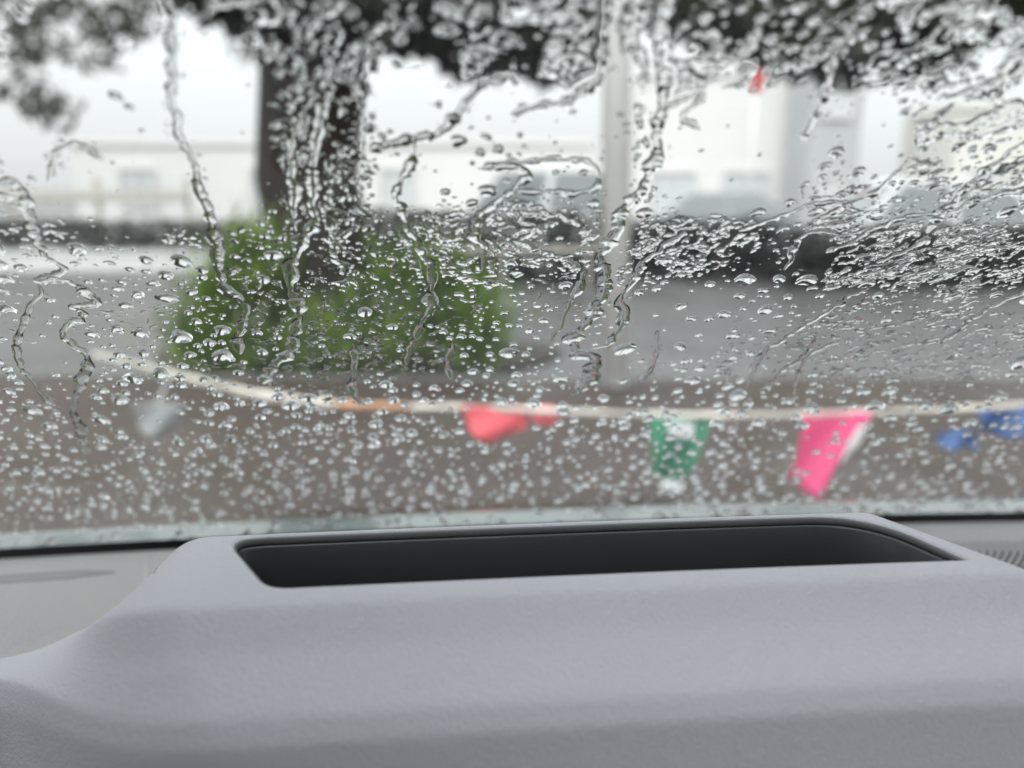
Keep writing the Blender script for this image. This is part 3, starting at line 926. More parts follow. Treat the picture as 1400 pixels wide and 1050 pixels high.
def ring_mesh(name, specs, m, parent, cap=False, smooth=True):
    rg = [hole_at(o_, d_) for o_, d_ in specs]
    V = np.concatenate(rg)
    F = np.concatenate([np.stack([j * NO + ii, (j + 1) * NO + ii, (j + 1) * NO + (ii + 1) % NO, j * NO + (ii + 1) % NO], -1) for j in range(len(rg) - 1)])
    V = [tuple(v) for v in V]; F = [tuple(f) for f in F]
    if cap: F.append(tuple(range((len(rg) - 1) * NO, len(rg) * NO)))
    return mesh_obj(name, V, F, m, parent, smooth=smooth)


ring_mesh('tray_lip', [(.0015, .0012), (.0024, .0010), (.0030, .0016), (.0031, .0042), (.0026, .0048)], M['lip'], dash)
ring_mesh('storage_tray', [(.0022, .0052), (.0036, .0054), (.0040, .0062), (.0058, .030), (.0075, .050), (.012, .058), (.02, .060)], M['tray'], dash, cap=True)

# small things on the low dash: panel joint, painted crease shade, speaker grille
def on_dash(px, py, z_off=0.0006):
    """nearest dash point under a pixel"""
    d = to_car(ray(px, py))
    best, bt = None, 1e9
    xs = np.linspace(-.70, .84, 309); ts = np.linspace(0.02, 5.5, 220)
    XX, TT = np.meshgrid(xs, ts)
    P = dash_pt(XX, TT) - np.array([0, 0, CZ])
    al = (P @ d) / (d @ d)
    er = np.linalg.norm(P - al[..., None] * d, axis=-1)
    ok = er < er.min() + 0.0022
    al2 = np.where(ok, al, 9)
    k = np.unravel_index(np.argmin(al2), al2.shape)
    return XX[k], TT[k]


def dash_strip(name, xa, ta, xb, tb, w, m, parent, n=24, lift=0.0007, across='t'):
    V, F = [], []
    for i in range(n + 1):
        f_ = i / n
        xx, t_ = xa + (xb - xa) * f_, ta + (tb - ta) * f_
        ww = w * (0.15 + 0.85 * min(1, 4 * f_, 4 * (1 - f_)))
        if across == 't': a, b = dash_pt(xx, t_ - ww / .1), dash_pt(xx, t_ + ww / .1)
        else: a, b = dash_pt(xx - ww, t_), dash_pt(xx + ww, t_)
        for p, h in ((a, 0.0002), (a, lift), (b, lift), (b, 0.0002)): V.append((p[0], p[1], p[2] + h))
        if i:
            k = 4 * i
            for q in range(3): F.append((k - 4 + q, k - 3 + q, k + q + 1, k + q))
    return mesh_obj(name, V, F, m, parent)


xa, ta = on_dash(-60, 794); xb, tb = on_dash(158, 779)
dash_strip('crease_shade_strip', xa, ta, xb, tb, .010, M['crease_shade'], dash)  # grey strip painting the soft shade of a crease
xa, ta = on_dash(203, 757); xb, tb = on_dash(207, 779)
dash_strip('panel_joint', xa, ta, xb, tb, .0016, M['grille'], dash, across='x')

# perforated speaker grille on the right of the dash
holes_v, holes_f = [], []
gx, gt = np.arange(.30, .64, .0072), np.arange(.72, 2.6, .066)
bm_v, bm_f = [], []
for j, t_ in enumerate(gt):
    for i, x_ in enumerate(gx):
        x_c = x_ + (0.0036 if j % 2 else 0)
        p = dash_pt(x_c, t_)
        k = len(bm_v)
        # flat black disc painting the shade inside each hole
        for a in range(6): bm_v.append((p[0] + .0019 * math.cos(a * 1.0472), p[1] + .0013 * math.sin(a * 1.0472), p[2] + 0.0007))
        bm_f.append(tuple(k + a for a in range(6)))
grille = mesh_obj('speaker_grille', bm_v, bm_f, M['frit'], dash, smooth=False)
grille["kind"] = "stuff"

# -- windscreen
us = np.linspace(-.66, .80, 60); vs = np.linspace(-.06, .80, 40)
UU, VV = np.meshgrid(us, vs)
ws = empty('windscreen', (0, 0, 0), 0, car)
ws["label"] = 'raked windscreen covered in raindrops'


def grid_faces(nu, nv):
    i, j = np.meshgrid(np.arange(nu - 1), np.arange(nv - 1))
    a = (j * nu + i).ravel()
    return np.stack([a, a + 1, a + nu + 1, a + nu], -1)


pane = fast_obj('pane', glass_pt(UU, VV, 0.0).reshape(-1, 3), grid_faces(60, 40), M['pane'], ws)
# black printed border along the bottom and sides, on the inner face
def frit(u0, u1, v0, v1, nu, nv):
    A, B = np.meshgrid(np.linspace(u0, u1, nu), np.linspace(v0, v1, nv))
    V0 = glass_pt(A, B, -0.0020).reshape(-1, 3)
    return fast_obj('border_print', V0, grid_faces(nu, nv), M['frit'], ws)


frit(-.66, .80, -.06, .004, 60, 6)
frit(-.66, -.615, .006, .80, 6, 30)
frit(.755, .80, .006, .80, 6, 30)
frit(-.60, .745, .745, .80, 60, 5)

# -- body around the cabin: cowl and short steep bonnet, pillars, roof frame, door tops
A, B = np.meshgrid(np.linspace(-.72, .86, 40), np.linspace(0, 1, 20))
yy = np.interp(B, [0, .25, .5, 1], [.80, .885, .99, 1.32]) - BOW * (A - GX0) ** 2
zz = CZ + np.interp(B, [0, .25, .5, 1], [-.362, -.372, -.44, -.80])
fast_obj('bonnet', np.stack([A, yy, zz], -1).reshape(-1, 3), grid_faces(40, 20), M['body'], car)
A, B = np.meshgrid(np.linspace(-.72, .86, 40), np.linspace(0, 1, 10))
yy = np.interp(B, [0, 1], [1.325, 1.36]) - BOW * (A - GX0) ** 2
zz = CZ + np.interp(B, [0, 1], [-.805, -1.18])
fast_obj('front_bumper', np.stack([A, yy, zz], -1).reshape(-1, 3), grid_faces(40, 10), M['body'], car)
for s, u in ((-1, -.66), (1, .80)):
    a = glass_pt(u + s * .03, -.05, 0.01); b = glass_pt(u + s * .02, .80, 0.01)
    pts = [a, a * .5 + b * .5, b, b + np.array([0, -.25, .03]), b + np.array([0, -1.4, .03])]
    V, F = tube(pts, [.045, .042, .042, .042, .04], 10)
    mesh_obj('roof_pillar', V, F, M['lining'], car)
    box_obj('door', (u + s * .05, -.35, .72), (.08, 2.0, .62), M['lining'], car, bevel=0.03)
    V, F = tube([(u + s * .03, -.55, 1.03), (u + s * .03, -.60, 1.30), (u + s * .0, -.66, b[2] + .02)], [.05, .05, .045], 10)
    mesh_obj('door_pillar', V, F, M['lining'], car)
    bm = bmesh.new(); add_cyl(bm, (u + s * .0, .62, .31), .31, .2, 'X', 28); bm_obj('wheel', bm, M['tyre'], car, bevel=0.02)
tp = glass_pt(GX0, .80, 0.0)
box_obj('roof_header', (GX0, tp[1] - .06, tp[2] + .01), (1.36, .09, .05), M['lining'], car, bevel=0.015)
box_obj('roof', (GX0, tp[1] - 1.12, tp[2] + .036), (1.40, 1.16, .03), M['lining'], car, bevel=0.01)
for sx in (-1, 1): box_obj('roof_side', (GX0 + sx * .46, tp[1] - .32, tp[2] + .036), (.47, .43, .03), M['lining'], car, bevel=0.01)
box_obj('added_light_pane', (GX0, tp[1] - .32, tp[2] + .04), (.44, .43, .008), M['light_pane'], car)  # unseen opening added in the roof to let more sky light onto the dash
box_obj('rear_panel', (GX0, -1.36, .68), (1.40, .05, .64), M['lining'], car, bevel=0.01)
for sx in (-.30, .44):
    st = box_obj('seat', (sx, -.42, .62), (.50, .50, .18), M['lining'], car, bevel=0.06)
    box_obj('backrest', (sx, -.68, .98), (.48, .16, .66), M['lining'], st, bevel=0.06)
    box_obj('headrest', (sx, -.70, 1.40), (.26, .10, .17), M['lining'], st, bevel=0.04)
box_obj('floor_pan', (GX0, .0, .28), (1.44, 2.4, .06), M['dark_trim'], car, bevel=0.01)
box_obj('firewall', (GX0, .70, .60), (1.44, .03, .62), M['dark_trim'], car)

# ------------------------------------------------------------------ rain on the windscreen
LIFT = 0.0003


def drop_arrays(U, Vv, A, Bx, H, ROT, seed, nr=4, ns=14):
    """domes with uneven outlines. U,V centre; A half width; Bx half length; H height"""
    g = np.random.default_rng(seed)
    n = len(U)
    th = np.linspace(0, 2 * np.pi, ns, endpoint=False)
    ph = g.random((n, 3)) * 6.28
    am = g.random((n, 3)) * np.array([.16, .11, .07])
    rad = 1 + sum(am[:, k:k + 1] * np.cos((k + 2) * th[None] + ph[:, k:k + 1]) for k in range(3))
    ex = A[:, None] * rad * np.cos(th); ey = Bx[:, None] * rad * np.sin(th)
    c, s = np.cos(ROT)[:, None], np.sin(ROT)[:, None]
    ox, oy = ex * c - ey * s, ex * s + ey * c
    fr = np.linspace(1, 0, nr + 1)[:-1]                # 1 .. >0
    pts = []
    for f_ in fr:
        hh = H * (1 - f_ ** 2) ** 0.9
        pts.append(glass_pt(U[:, None] + ox * f_, Vv[:, None] + oy * f_, (hh[:, None] + LIFT) + 0 * ox))
    top = glass_pt(U, Vv, H + LIFT)[:, None]
    base = glass_pt(U[:, None] + ox, Vv[:, None] + oy, LIFT + 0 * ox)
    bc = glass_pt(U, Vv, LIFT + 0 * U)[:, None]
    P = np.concatenate(pts + [top, base, bc], 1)       # (n, nr*ns+1+ns+1, 3)
    m_ = P.shape[1]
    f = []
    for r in range(nr - 1):
        for k in range(ns):
            a, b = r * ns + k, r * ns + (k + 1) % ns
            f.append((a, b + ns, b)); f.append((a, a + ns, b + ns))
    t_ = nr * ns
    for k in range(ns): f.append(((nr - 1) * ns + (k + 1) % ns, (nr - 1) * ns + k, t_))
    b0 = t_ + 1
    for k in range(ns): f.append((b0 + k, b0 + (k + 1) % ns, b0 + ns))
    f = np.array(f)
    flat = np.zeros(len(f), bool); flat[-ns:] = True
    return P, f, flat


# where drops sit thick or thin (rain was wiped and ran unevenly): ellipses of the glass
CLEAR = [(180, 150, 190, 190, .02), (300, 240, 90, 80, .02), (575, 130, 62, 85, .05), (720, 150, 75, 50, .03), (790, 185, 70, 45, .06), (620, 235, 60, 40, .05), (560, 250, 50, 40, .1), (1010, 200, 120, 75, .02), (1090, 170, 60, 60, .05),
         (1200, 190, 50, 45, .04), (930, 440, 70, 55, .12), (842, 200, 24, 170, .15), (845, 500, 28, 60, .12), (60, 480, 60, 30, .15), (150, 350, 110, 30, .4), (60, 430, 60, 40, .35), (740, 245, 90, 26, .2), (990, 250, 110, 45, .03),
         (1115, 345, 32, 28, .05), (770, 330, 22, 24, .1), (680, 577, 50, 24, .08), (745, 567, 22, 18, .1), (820, 567, 45, 9, .15), (1140, 600, 45, 40, .35), (215, 575, 45, 28, .25), (1040, 400, 90, 60, .5), (720, 430, 60, 40, .6)]
DENSE = [(430, 220, 85, 190, 2.4), (680, 330, 160, 55, 2.8), (560, 45, 300, 70, 1.2), (1180, 60, 260, 75, 1.5), (460, 430, 200, 95, 1.7), (1230, 340, 200, 70, 1.6), (950, 330, 90, 40, 2.2), (200, 315, 120, 26, 1.6), (1200, 480, 230, 90, 1.1),
         (200, 650, 260, 60, 1.5), (700, 640, 700, 70, 1.25)]


def density(px, py):
    d = np.ones_like(px)
    for (x, y, a, b, k) in DENSE:
        q = ((px - x) / a) ** 2 + ((py - y) / b) ** 2
        d = np.maximum(d, np.where(q < 1, k, 0.0)) if k > 1 else d
    for (x, y, a, b, k) in CLEAR:
        q = ((px - x) / a) ** 2 + ((py - y) / b) ** 2
        d = np.where(q < 1, np.minimum(d, k), d)
    return d


def band(py):
    """relative number of drops per picture area, and half width in pixels of a middling drop"""
    n = np.interp(py, [-60, 120, 260, 380, 480, 560, 640, 740], [.22, .32, .80, .75, .48, .34, .34, .36])
    r = np.interp(py, [-60, 120, 260, 380, 480, 560, 640, 740], [6.0, 5.0, 3.6, 4.0, 4.2, 4.0, 3.5, 3.4])
    return n, r


N = 95000
PX = RNG.uniform(-150, 1550, N); PY = RNG.uniform(-60, 752, N)
nb, rb = band(PY)
keep = RNG.random(N) < density(PX, PY) * nb / 2.9
PX, PY, rb = PX[keep], PY[keep], rb[keep]
n = len(PX)
hw = rb * np.exp(RNG.normal(-0.12, 0.55, n))
big = RNG.random(n) < 0.035
hw = np.where(big, hw * RNG.uniform(1.5, 2.3, n), hw)
hw = np.minimum(np.clip(hw, 1.1, 15), np.interp(PY, [520, 620], [15, 6.5]))
gu, gv, gt_ = glass_uv(PX, PY)
A = hw * gt_ / FPX
# occupancy test so that drops do not run into each other
order = np.argsort(-A)
cell = 0.006
occ = {}
sel = []
for k in order:
    r = A[k] * 1.12
    ci, cj = int(gu[k] // cell), int(gv[k] // cell)
    ok = True
    for di in (-2, -1, 0, 1, 2):
        for dj in (-2, -1, 0, 1, 2):
            for (u_, v_, r_) in occ.get((ci + di, cj + dj), ()):
                if (u_ - gu[k]) ** 2 + (v_ - gv[k]) ** 2 < (r + r_) ** 2: ok = False; break
            if not ok: break
        if not ok: break
    if ok:
        occ.setdefault((ci, cj), []).append((gu[k], gv[k], r)); sel.append(k)
sel = np.array(sel)

# -- rivulets (traced on the glass), each its own thing
RIV = [
    ([(232, -10), (233, 60), (235, 120), (245, 190), (262, 215), (272, 250), (283, 290), (298, 345), (304, 390), (331, 414), (336, 437), (324, 464), (327, 486)], 5.0, 'long thin water trail running down the bright area left of the tree'),
    ([(66, 252), (74, 216), (97, 195), (120, 204), (142, 221)], 3.6, 'short hooked water trail high on the left'),
    ([(-20, 252), (25, 251), (38, 290), (47, 322), (64, 350), (86, 368), (55, 386), (84, 383), (112, 395), (128, 414), (98, 421), (116, 430), (90, 445), (86, 460), (106, 476), (118, 490), (118, 508), (102, 545), (105, 575), (110, 602), (118, 622)], 4.2, 'winding zigzag water trail down the far left'),
    ([(50, 388), (57, 402), (36, 430), (28, 455), (23, 492), (46, 520), (56, 540), (76, 556)], 3.0, 'thin curved water trail at the left edge'),
    ([(460, 30), (452, 82), (446, 134), (433, 181), (426, 221), (426, 268), (431, 302), (410, 335), (396, 388), (411, 430), (401, 450), (399, 478), (372, 501), (356, 524)], 5.2, 'bright wavy water trail down the dark tree trunk'),
    ([(400, 180), (398, 235), (400, 262), (401, 300)], 4.0, 'short straight water trail on the left side of the trunk'),
    ([(705, 118), (698, 105), (666, 112), (634, 138), (619, 168), (593, 185), (562, 191), (505, 206)], 5.4, 'slanting water trail curving over the bright gap right of the trunk'),
    ([(562, 193), (563, 228), (540, 262), (547, 286), (556, 312), (570, 333), (590, 368), (589, 417), (576, 444), (562, 474), (556, 500)], 4.0, 'winding water trail from the bright gap down into the bush'),
    ([(700, 158), (733, 148), (774, 138), (817, 110), (826, 60), (832, -10)], 5.2, 'curved water trail hugging the top of the pole'),
    ([(655, 232), (708, 228), (714, 248), (680, 275), (654, 302), (648, 322), (662, 340), (657, 372)], 4.2, 'zigzag water trail crossing the hedge under the van'),
    ([(668, 226), (740, 219), (800, 221), (818, 240), (806, 262), (760, 264), (705, 262)], 3.4, 'looped water trail round the van window'),
    ([(918, -10), (897, 54), (905, 110), (900, 188), (894, 215), (880, 256), (848, 296), (843, 316), (822, 350), (826, 378), (823, 404), (804, 440), (785, 464), (791, 485), (811, 491), (807, 514), (787, 540)], 7.0, 'wide wavering water trail running down along the pole'),
    ([(940, 318), (892, 350), (864, 384), (844, 414), (852, 434), (834, 468), (806, 478)], 4.0, 'water trail looping beside the lower pole'),
    ([(800, 370), (784, 410), (767, 440), (753, 468)], 3.4, 'slanted water trail between bush and pole'),
    ([(901, 452), (897, 480), (891, 508), (874, 525)], 2.8, 'fine water trail right of the pole foot'),
    ([(1145, 60), (1138, 86), (1128, 127), (1115, 161), (1099, 196)], 4.4, 'tapering water trail under the upper right foliage'),
    ([(1420, 182), (1346, 235), (1303, 275), (1272, 309), (1258, 334), (1200, 362)], 4.2, 'long diagonal water trail at the upper right'),
    ([(1190, 395), (1158, 410), (1098, 447), (1044, 481), (1020, 530)], 2.8, 'thin diagonal water trail above the pink pennant'),
    ([(1118, 462), (1100, 484), (1077, 504), (1041, 535)], 2.6, 'fine diagonal water trail left of the pink pennant'),
    ([(1420, 395), (1386, 407), (1333, 434), (1286, 472)], 3.0, 'diagonal water trail at the right edge'),
    ([(1085, 545), (1098, 500), (1118, 478), (1150, 465)], 2.4, 'faint bent water trail over the wet road'),
    ([(1420, 255), (1350, 272), (1300, 288), (1225, 300), (1170, 330), (1130, 345)], 4.0, 'flat slanting water trail across the white car'),
    ([(480, 470), (486, 500), (478, 530), (492, 556)], 2.6, 'small water trail at the foot of the bush'),
    ([(620, 470), (612, 490), (618, 520)], 2.4, 'tiny water trail at the right of the bush'),
    ([(960, 178), (935, 160), (960, 130), (905, 150)], 4.6, 'branching water trail right of the pole top'),
    ([(300, -10), (285, 10), (330, 2), (370, -12)], 4.0, 'water trail along the top edge left of the trunk'),
    ([(1240, 225), (1200, 260), (1160, 275), (1100, 282), (1060, 300), (1010, 318)], 3.6, 'ragged water trail above the parked cars'),
    ([(1075, 372), (1085, 340), (1110, 318), (1150, 322)], 3.6, 'arched water trail round a clear patch'),
]


def rivulet(path_px, wpx, seed):
    wpx *= 1.7
    g = np.random.default_rng(seed)
    P = catmull(path_px, 14)
    d = np.r_[0, np.cumsum(np.linalg.norm(np.diff(P, axis=0), axis=1))]
    s = np.arange(0, d[-1], 2.2)
    P = np.stack([np.interp(s, d, P[:, 0]), np.interp(s, d, P[:, 1])], -1)
    P[:, 0] += (fbm(s / 17, s * 0 + seed, seed) - .5) * 9 * min(1, wpx / 4)
    P[:, 1] += (fbm(s / 15, s * 0 + seed + 50, seed + 3) - .5) * 5
    u, v, t = glass_uv(P[:, 0], P[:, 1])
    sc = t / FPX
    w = wpx * sc * np.clip(0.05 + 2.0 * fbm(s / 15, s * 0 + 7.7, seed + 9, 3) ** 1.3, 0.55, 2)
    w *= np.minimum(1, np.minimum(s + 4, s[-1] - s + 5) / 14)
    du, dv = np.gradient(u), np.gradient(v)
    ln = np.hypot(du, dv) + 1e-9
    nu, nv = -dv / ln, du / ln
    K = 9
    q = np.linspace(-1, 1, K)
    asym = (fbm(s / 10, s * 0 + 2.2, seed + 20) - .5) * 0.7
    off = q[None] * w[:, None] * (1 + asym[:, None] * np.sign(q)[None])
    h = (w * (0.34 + 0.3 * (fbm(s / 8, s * 0 + 4.4, seed + 31) - .5)))[:, None] * (1 - q[None] ** 2) ** 0.85
    top = glass_pt(u[:, None] + nu[:, None] * off, v[:, None] + nv[:, None] * off, h + LIFT)
    basep = glass_pt(u[:, None] + nu[:, None] * off[:, [0, -1]], v[:, None] + nv[:, None] * off[:, [0, -1]], LIFT + 0 * off[:, :2])
    m_ = len(s)
    V = np.concatenate([top, basep], 1)                 # K+2 per station
    st = K + 2
    F = []
    i = np.arange(m_ - 1) * st
    for k in range(K - 1): F.append(np.stack([i + k, i + k + 1, i + st + k + 1, i + st + k], -1))
    nt_ = sum(len(f) for f in F)
    F.append(np.stack([i + K + 1, i + K, i + st + K, i + st + K + 1], -1))
    F = np.concatenate(F)
    flat = np.zeros(len(F), bool); flat[nt_:] = True
    return V.reshape(-1, 3), F, flat, (u, v, w)


riv_uv = []
for k, (pth, w, lab) in enumerate(RIV):
    V, F, flat, uvw = rivulet(pth, w, 100 + 7 * k)
    V = to_world(V)
    c = V.mean(0)
    o = fast_obj('water_trail', V - c, F, M['water'], flatmask=flat)
    o.location = c
    tag(o, lab, 'water trail', 'water trails on the windscreen')
    riv_uv.append(uvw)

# keep loose drops off the trails
ru = np.concatenate([a[0] for a in riv_uv]); rv = np.concatenate([a[1] for a in riv_uv]); rw = np.concatenate([a[2] for a in riv_uv])
free = np.array([np.min(np.hypot(ru - gu[k], rv - gv[k]) - rw * 1.1) > A[k] * 0.95 for k in sel])
sel = sel[free]

# -- broken sheets of water: a height field of merged blobs over the whole glass, kept only where it rises above it
# (x, y, half width, half height, coverage, coarse 0..1) in picture places
COVER = [(432, 190, 98, 215, .48, .5), (560, 35, 300, 72, .44, .8), (1170, 45, 250, 78, .46, .8), (1340, 60, 120, 60, .46, .8), (680, 335, 165, 62, .50, .3), (950, 335, 95, 42, .55, .2), (1240, 345, 200, 62, .52, .5), (1330, 190, 130, 110, .48, .9),
         (1180, 300, 110, 40, .5, .6), (460, 430, 210, 105, .20, .1), (170, 318, 170, 26, .42, .2), (745, 243, 95, 26, .30, .3), (870, 60, 60, 80, .5, .9), (940, 130, 70, 50, .42, .8), (885, 230, 26, 60, .55, .6), (700, 100, 110, 40, .42, .8),
         (1200, 460, 230, 70, .22, .1), (700, 400, 120, 40, .2, .1), (840, 380, 60, 70, .34, .3), (100, 440, 130, 80, .12, .2), (60, 60, 40, 30, .08, .9), (530, 200, 60, 30, .25, .6)]
step = 0.00052
cu, cv, ct = glass_uv(np.array([-80, 1480, -80, 1480], float), np.array([-70, -70, 640, 640], float))
ug = np.arange(cu.min(), cu.max(), step); vg = np.arange(cv.min(), cv.max(), step)
UU, VV = np.meshgrid(ug, vg)
Wd = to_world(glass_pt(UU, VV) - np.array([0, 0, CAM_Z]))
cp, sp = math.cos(PITCH), math.sin(PITCH)
dep = Wd[..., 1] * cp - Wd[..., 2] * sp
pxx = 700 + FPX * Wd[..., 0] / dep; pyy = 525 - FPX * (Wd[..., 1] * sp + Wd[..., 2] * cp) / dep
wob = (fbm(pxx / 45, pyy / 45, 301) - .5) * 0.9
cov = np.zeros_like(UU); coarse = np.zeros_like(UU)
for (x, y, a, b, k, co) in COVER:
    q = np.sqrt(((pxx - x) / a) ** 2 + ((pyy - y) / b) ** 2) + wob
    w = 1 - smoothstep(.75, 1.15, q)
    coarse = np.where(k * w > cov, co, coarse); cov = np.maximum(cov, k * w)
for (x, y, a, b, k) in CLEAR:
    q = np.sqrt(((pxx - x) / a) ** 2 + ((pyy - y) / b) ** 2) + wob * .5
    cov = cov * (k * .6 + (1 - k * .6) * smoothstep(.85, 1.1, q))
for (u_, v_, w_) in riv_uv:        # beads left along the trails
    for k in range(0, len(u_), 2):
        rr_ = w_[k] * 1.2 + 0.0035
        i_0, i_1 = int((u_[k] - rr_ - ug[0]) / step), int((u_[k] + rr_ - ug[0]) / step) + 2
        j_0, j_1 = int((v_[k] - rr_ - vg[0]) / step), int((v_[k] + rr_ - vg[0]) / step) + 2
        if i_1 <= 0 or j_1 <= 0 or i_0 >= len(ug) or j_0 >= len(vg): continue
        i_0, j_0 = max(i_0, 0), max(j_0, 0)
        d_ = np.hypot(UU[j_0:j_1, i_0:i_1] - u_[k], VV[j_0:j_1, i_0:i_1] - v_[k])
        cov[j_0:j_1, i_0:i_1] = np.maximum(cov[j_0:j_1, i_0:i_1], 0.10 * (1 - smoothstep(.5, 1, d_ / rr_)))
# streaks lean to the left on the right-hand side of the glass
ang = R(30) * smoothstep(950, 1150, pxx)
ca, sa = np.cos(R(28)), np.sin(R(28))
lean = smoothstep(960, 1120, pxx)
wx = (fbm(UU * 120, VV * 120, 305) - .5) * 0.007; wy = (fbm(UU * 120, VV * 120, 308) - .5) * 0.007


def cdf(a):
    srt = np.sort(a.ravel()[::37])
    return np.searchsorted(srt, a.ravel()).reshape(a.shape) / len(srt)


def field(fq, seed, stretch):
    p0, q0 = UU + wx, VV + wy
    a = fbm(p0 * fq, q0 * fq * 1.0, seed, 3)
    p1, q1 = p0 * ca + q0 * sa, -p0 * sa + q0 * ca
    b = fbm(p1 * fq / stretch, q1 * fq * stretch, seed + 40, 3)
    rg = 1 - np.abs(2 * fbm(p0 * fq * .6, q0 * fq * .6, seed + 60, 2) - 1)
    n_ = a * (1 - lean) + b * lean
    return cdf(n_ + 0.25 * rg)


fine_f, coarse_f = field(300, 311, 1.35), field(85, 351, 1.35)
rk = fine_f * (1 - coarse) + coarse_f * coarse
rk = cdf(rk)
ex = np.clip(rk - (1 - cov), 0, None)
h = np.where(cov > 0.01, (0.00068 + 0.00080 * coarse) * (1 - np.exp(-(ex * 6.5) ** 1.35)), 0.0)
h *= 0.85 + 0.3 * vnoise(UU * 420, VV * 420, 377)
# keep clear of the traced trails
for (u_, v_, w_) in riv_uv:
    for k in range(0, len(u_), 1):
        rr_ = w_[k] * 1.45 + step
        i_0, i_1 = int((u_[k] - rr_ - ug[0]) / step), int((u_[k] + rr_ - ug[0]) / step) + 2
        j_0, j_1 = int((v_[k] - rr_ - vg[0]) / step), int((v_[k] + rr_ - vg[0]) / step) + 2
        if i_1 <= 0 or j_1 <= 0 or i_0 >= len(ug) or j_0 >= len(vg): continue
        i_0, j_0 = max(i_0, 0), max(j_0, 0)
        d_ = np.hypot(UU[j_0:j_1, i_0:i_1] - u_[k], VV[j_0:j_1, i_0:i_1] - v_[k])
        h[j_0:j_1, i_0:i_1] *= (d_ > rr_)
pos = h > 0
nu_, nv_ = len(ug), len(vg)
Fall = grid_faces(nu_, nv_)
Fall = Fall[pos.ravel()[Fall].any(1)]
TOP = glass_pt(UU, VV, h + LIFT).reshape(-1, 3); BOT = glass_pt(UU, VV, 0 * h + LIFT - 0.00002).reshape(-1, 3)
fpx, fpy = pxx.ravel()[Fall[:, 0]], pyy.ravel()[Fall[:, 0]]
zone = np.where(fpy < 140, np.where(fpx < 880, 0, 1), np.where(fpx < 530, 2, np.where(fpx < 880, 3, 4)))
LAB = ['blotched sheet of rain water at the top left and middle of the windscreen', 'blotched sheet of rain water at the top right of the windscreen', 'beaded rain water over the trunk, bush and left of the windscreen',
       'beaded rain water over the pale van and the pole', 'rippled rain water running slantwise over the right of the windscreen']
for z_ in range(5):
    Fq = Fall[zone == z_]
    if not len(Fq): continue
    used = np.unique(Fq); idx = np.zeros(nu_ * nv_, int); idx[used] = np.arange(len(used))
    Ft = idx[Fq][:, ::-1]; Fb = idx[Fq] + len(used)
    V = to_world(np.concatenate([TOP[used], BOT[used]])); c = V.mean(0)
    o = fast_obj('water_film', V - c, np.concatenate([Ft, Fb]), M['water'], flatmask=np.r_[np.zeros(len(Ft), bool), np.ones(len(Fb), bool)])
    o.location = c
    tag(o, LAB[z_], 'water film', kind='stuff')
print('film quads', len(Fall) * 2)
# drops that would lie inside the film are left out
iu = ((gu[sel] - ug[0]) / step).astype(int); iv = ((gv[sel] - vg[0]) / step).astype(int)
inside = (iu >= 0) & (iu < nu_) & (iv >= 0) & (iv < nv_)
rr_ = np.maximum(1, (A[sel] / step).astype(int))
hit = np.zeros(len(sel), bool)
for fr_ in (0, .5, 1):
    for an in np.arange(8) * math.pi / 4:
        ax, ay = (rr_ * fr_ * math.cos(an)).astype(int), (rr_ * fr_ * math.sin(an)).astype(int)
        hit |= pos[np.clip(iv + ay, 0, nv_ - 1), np.clip(iu + ax, 0, nu_ - 1)]
sel = sel[~(inside & hit)]

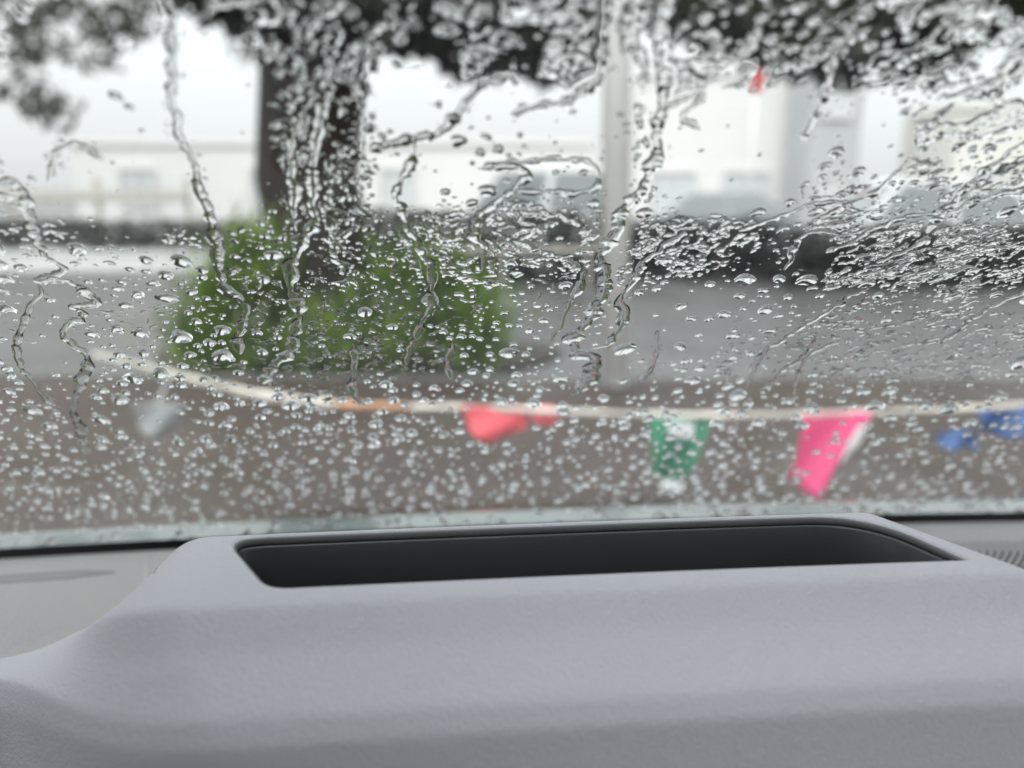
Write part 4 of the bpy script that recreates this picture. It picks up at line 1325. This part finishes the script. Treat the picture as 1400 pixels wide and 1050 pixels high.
# -- loose drops
U_, V_, A_ = gu[sel], gv[sel], A[sel]
ASP = RNG.uniform(0.75, 1.15, len(sel)) * np.interp(PY[sel], [400, 640], [1, 1.25])
ROT = RNG.normal(0, 0.28, len(sel)) + np.where(PX[sel] > 1000, 0.45, 0) * (PY[sel] < 560)
HH = np.minimum(A_, A_ * ASP) * RNG.uniform(0.34, 0.56, len(sel)) * np.interp(PY[sel], [300, 420, 560, 700], [.9, 1.15, 1.6, 2.0])
in_frame = (PX[sel] > 4) & (PX[sel] < 1396) & (PY[sel] > 4) & (PY[sel] < 715)
score = np.where(in_frame, A_ / gt_[sel], 0)
rank = np.argsort(-score)
one, rest = rank[:300], rank[300:]
P, f, flat = drop_arrays(U_[one], V_[one], A_[one], A_[one] * ASP[one], HH[one], ROT[one], 21, 6, 24)
P = to_world(P)
for k in range(len(one)):
    c = P[k].mean(0)
    o = fast_obj('raindrop', P[k] - c, f, M['water'], flatmask=flat)
    o.location = c
    x_, y_ = PX[sel][one[k]], PY[sel][one[k]]
    if y_ > 575: where = 'below the bunting line'
    elif y_ > 400: where = 'over the green bush' if 240 < x_ < 680 else ('over the wet road right of the pole' if x_ > 870 else ('over the wet road left of the bush' if x_ < 240 else 'beside the lower pole'))
    elif y_ > 270: where = 'over the foot of the tree' if 300 < x_ < 530 else ('over the hedge left of the pole' if 530 <= x_ < 870 else ('over the hedge right of the pole' if x_ >= 870 else 'over the low wall at the left'))
    elif y_ > 100: where = 'over the dark tree trunk' if 350 < x_ < 515 else ('over the bright sky left of the trunk' if x_ <= 350 else ('between trunk and pole' if x_ < 870 else 'over the pale buildings at the right'))
    else: where = 'at the top edge left of the pole' if x_ < 850 else 'at the top edge right of the pole'
    tag(o, 'large clear raindrop on the windscreen ' + where, 'raindrop', 'large raindrops ' + where)
rest = rest[np.argsort(-A_[rest])]
cut = int(len(rest) * .45)
for name, lab, pick, nr_, ns_ in (('raindrops', 'countless small raindrops speckling the whole windscreen', rest[:cut], 3, 12), ('rain_specks', 'fine specks of rain between the drops on the windscreen', rest[cut:], 2, 9)):
    P, f, flat = drop_arrays(U_[pick], V_[pick], A_[pick], A_[pick] * ASP[pick], HH[pick], ROT[pick], 22, nr_, ns_)
    m_ = P.shape[1]
    F = (f[None] + (np.arange(len(pick)) * m_)[:, None, None]).reshape(-1, 3)
    o = fast_obj(name, to_world(P.reshape(-1, 3)), F, M['water'], flatmask=np.tile(flat, len(pick)))
    tag(o, lab, 'raindrops', kind='stuff')
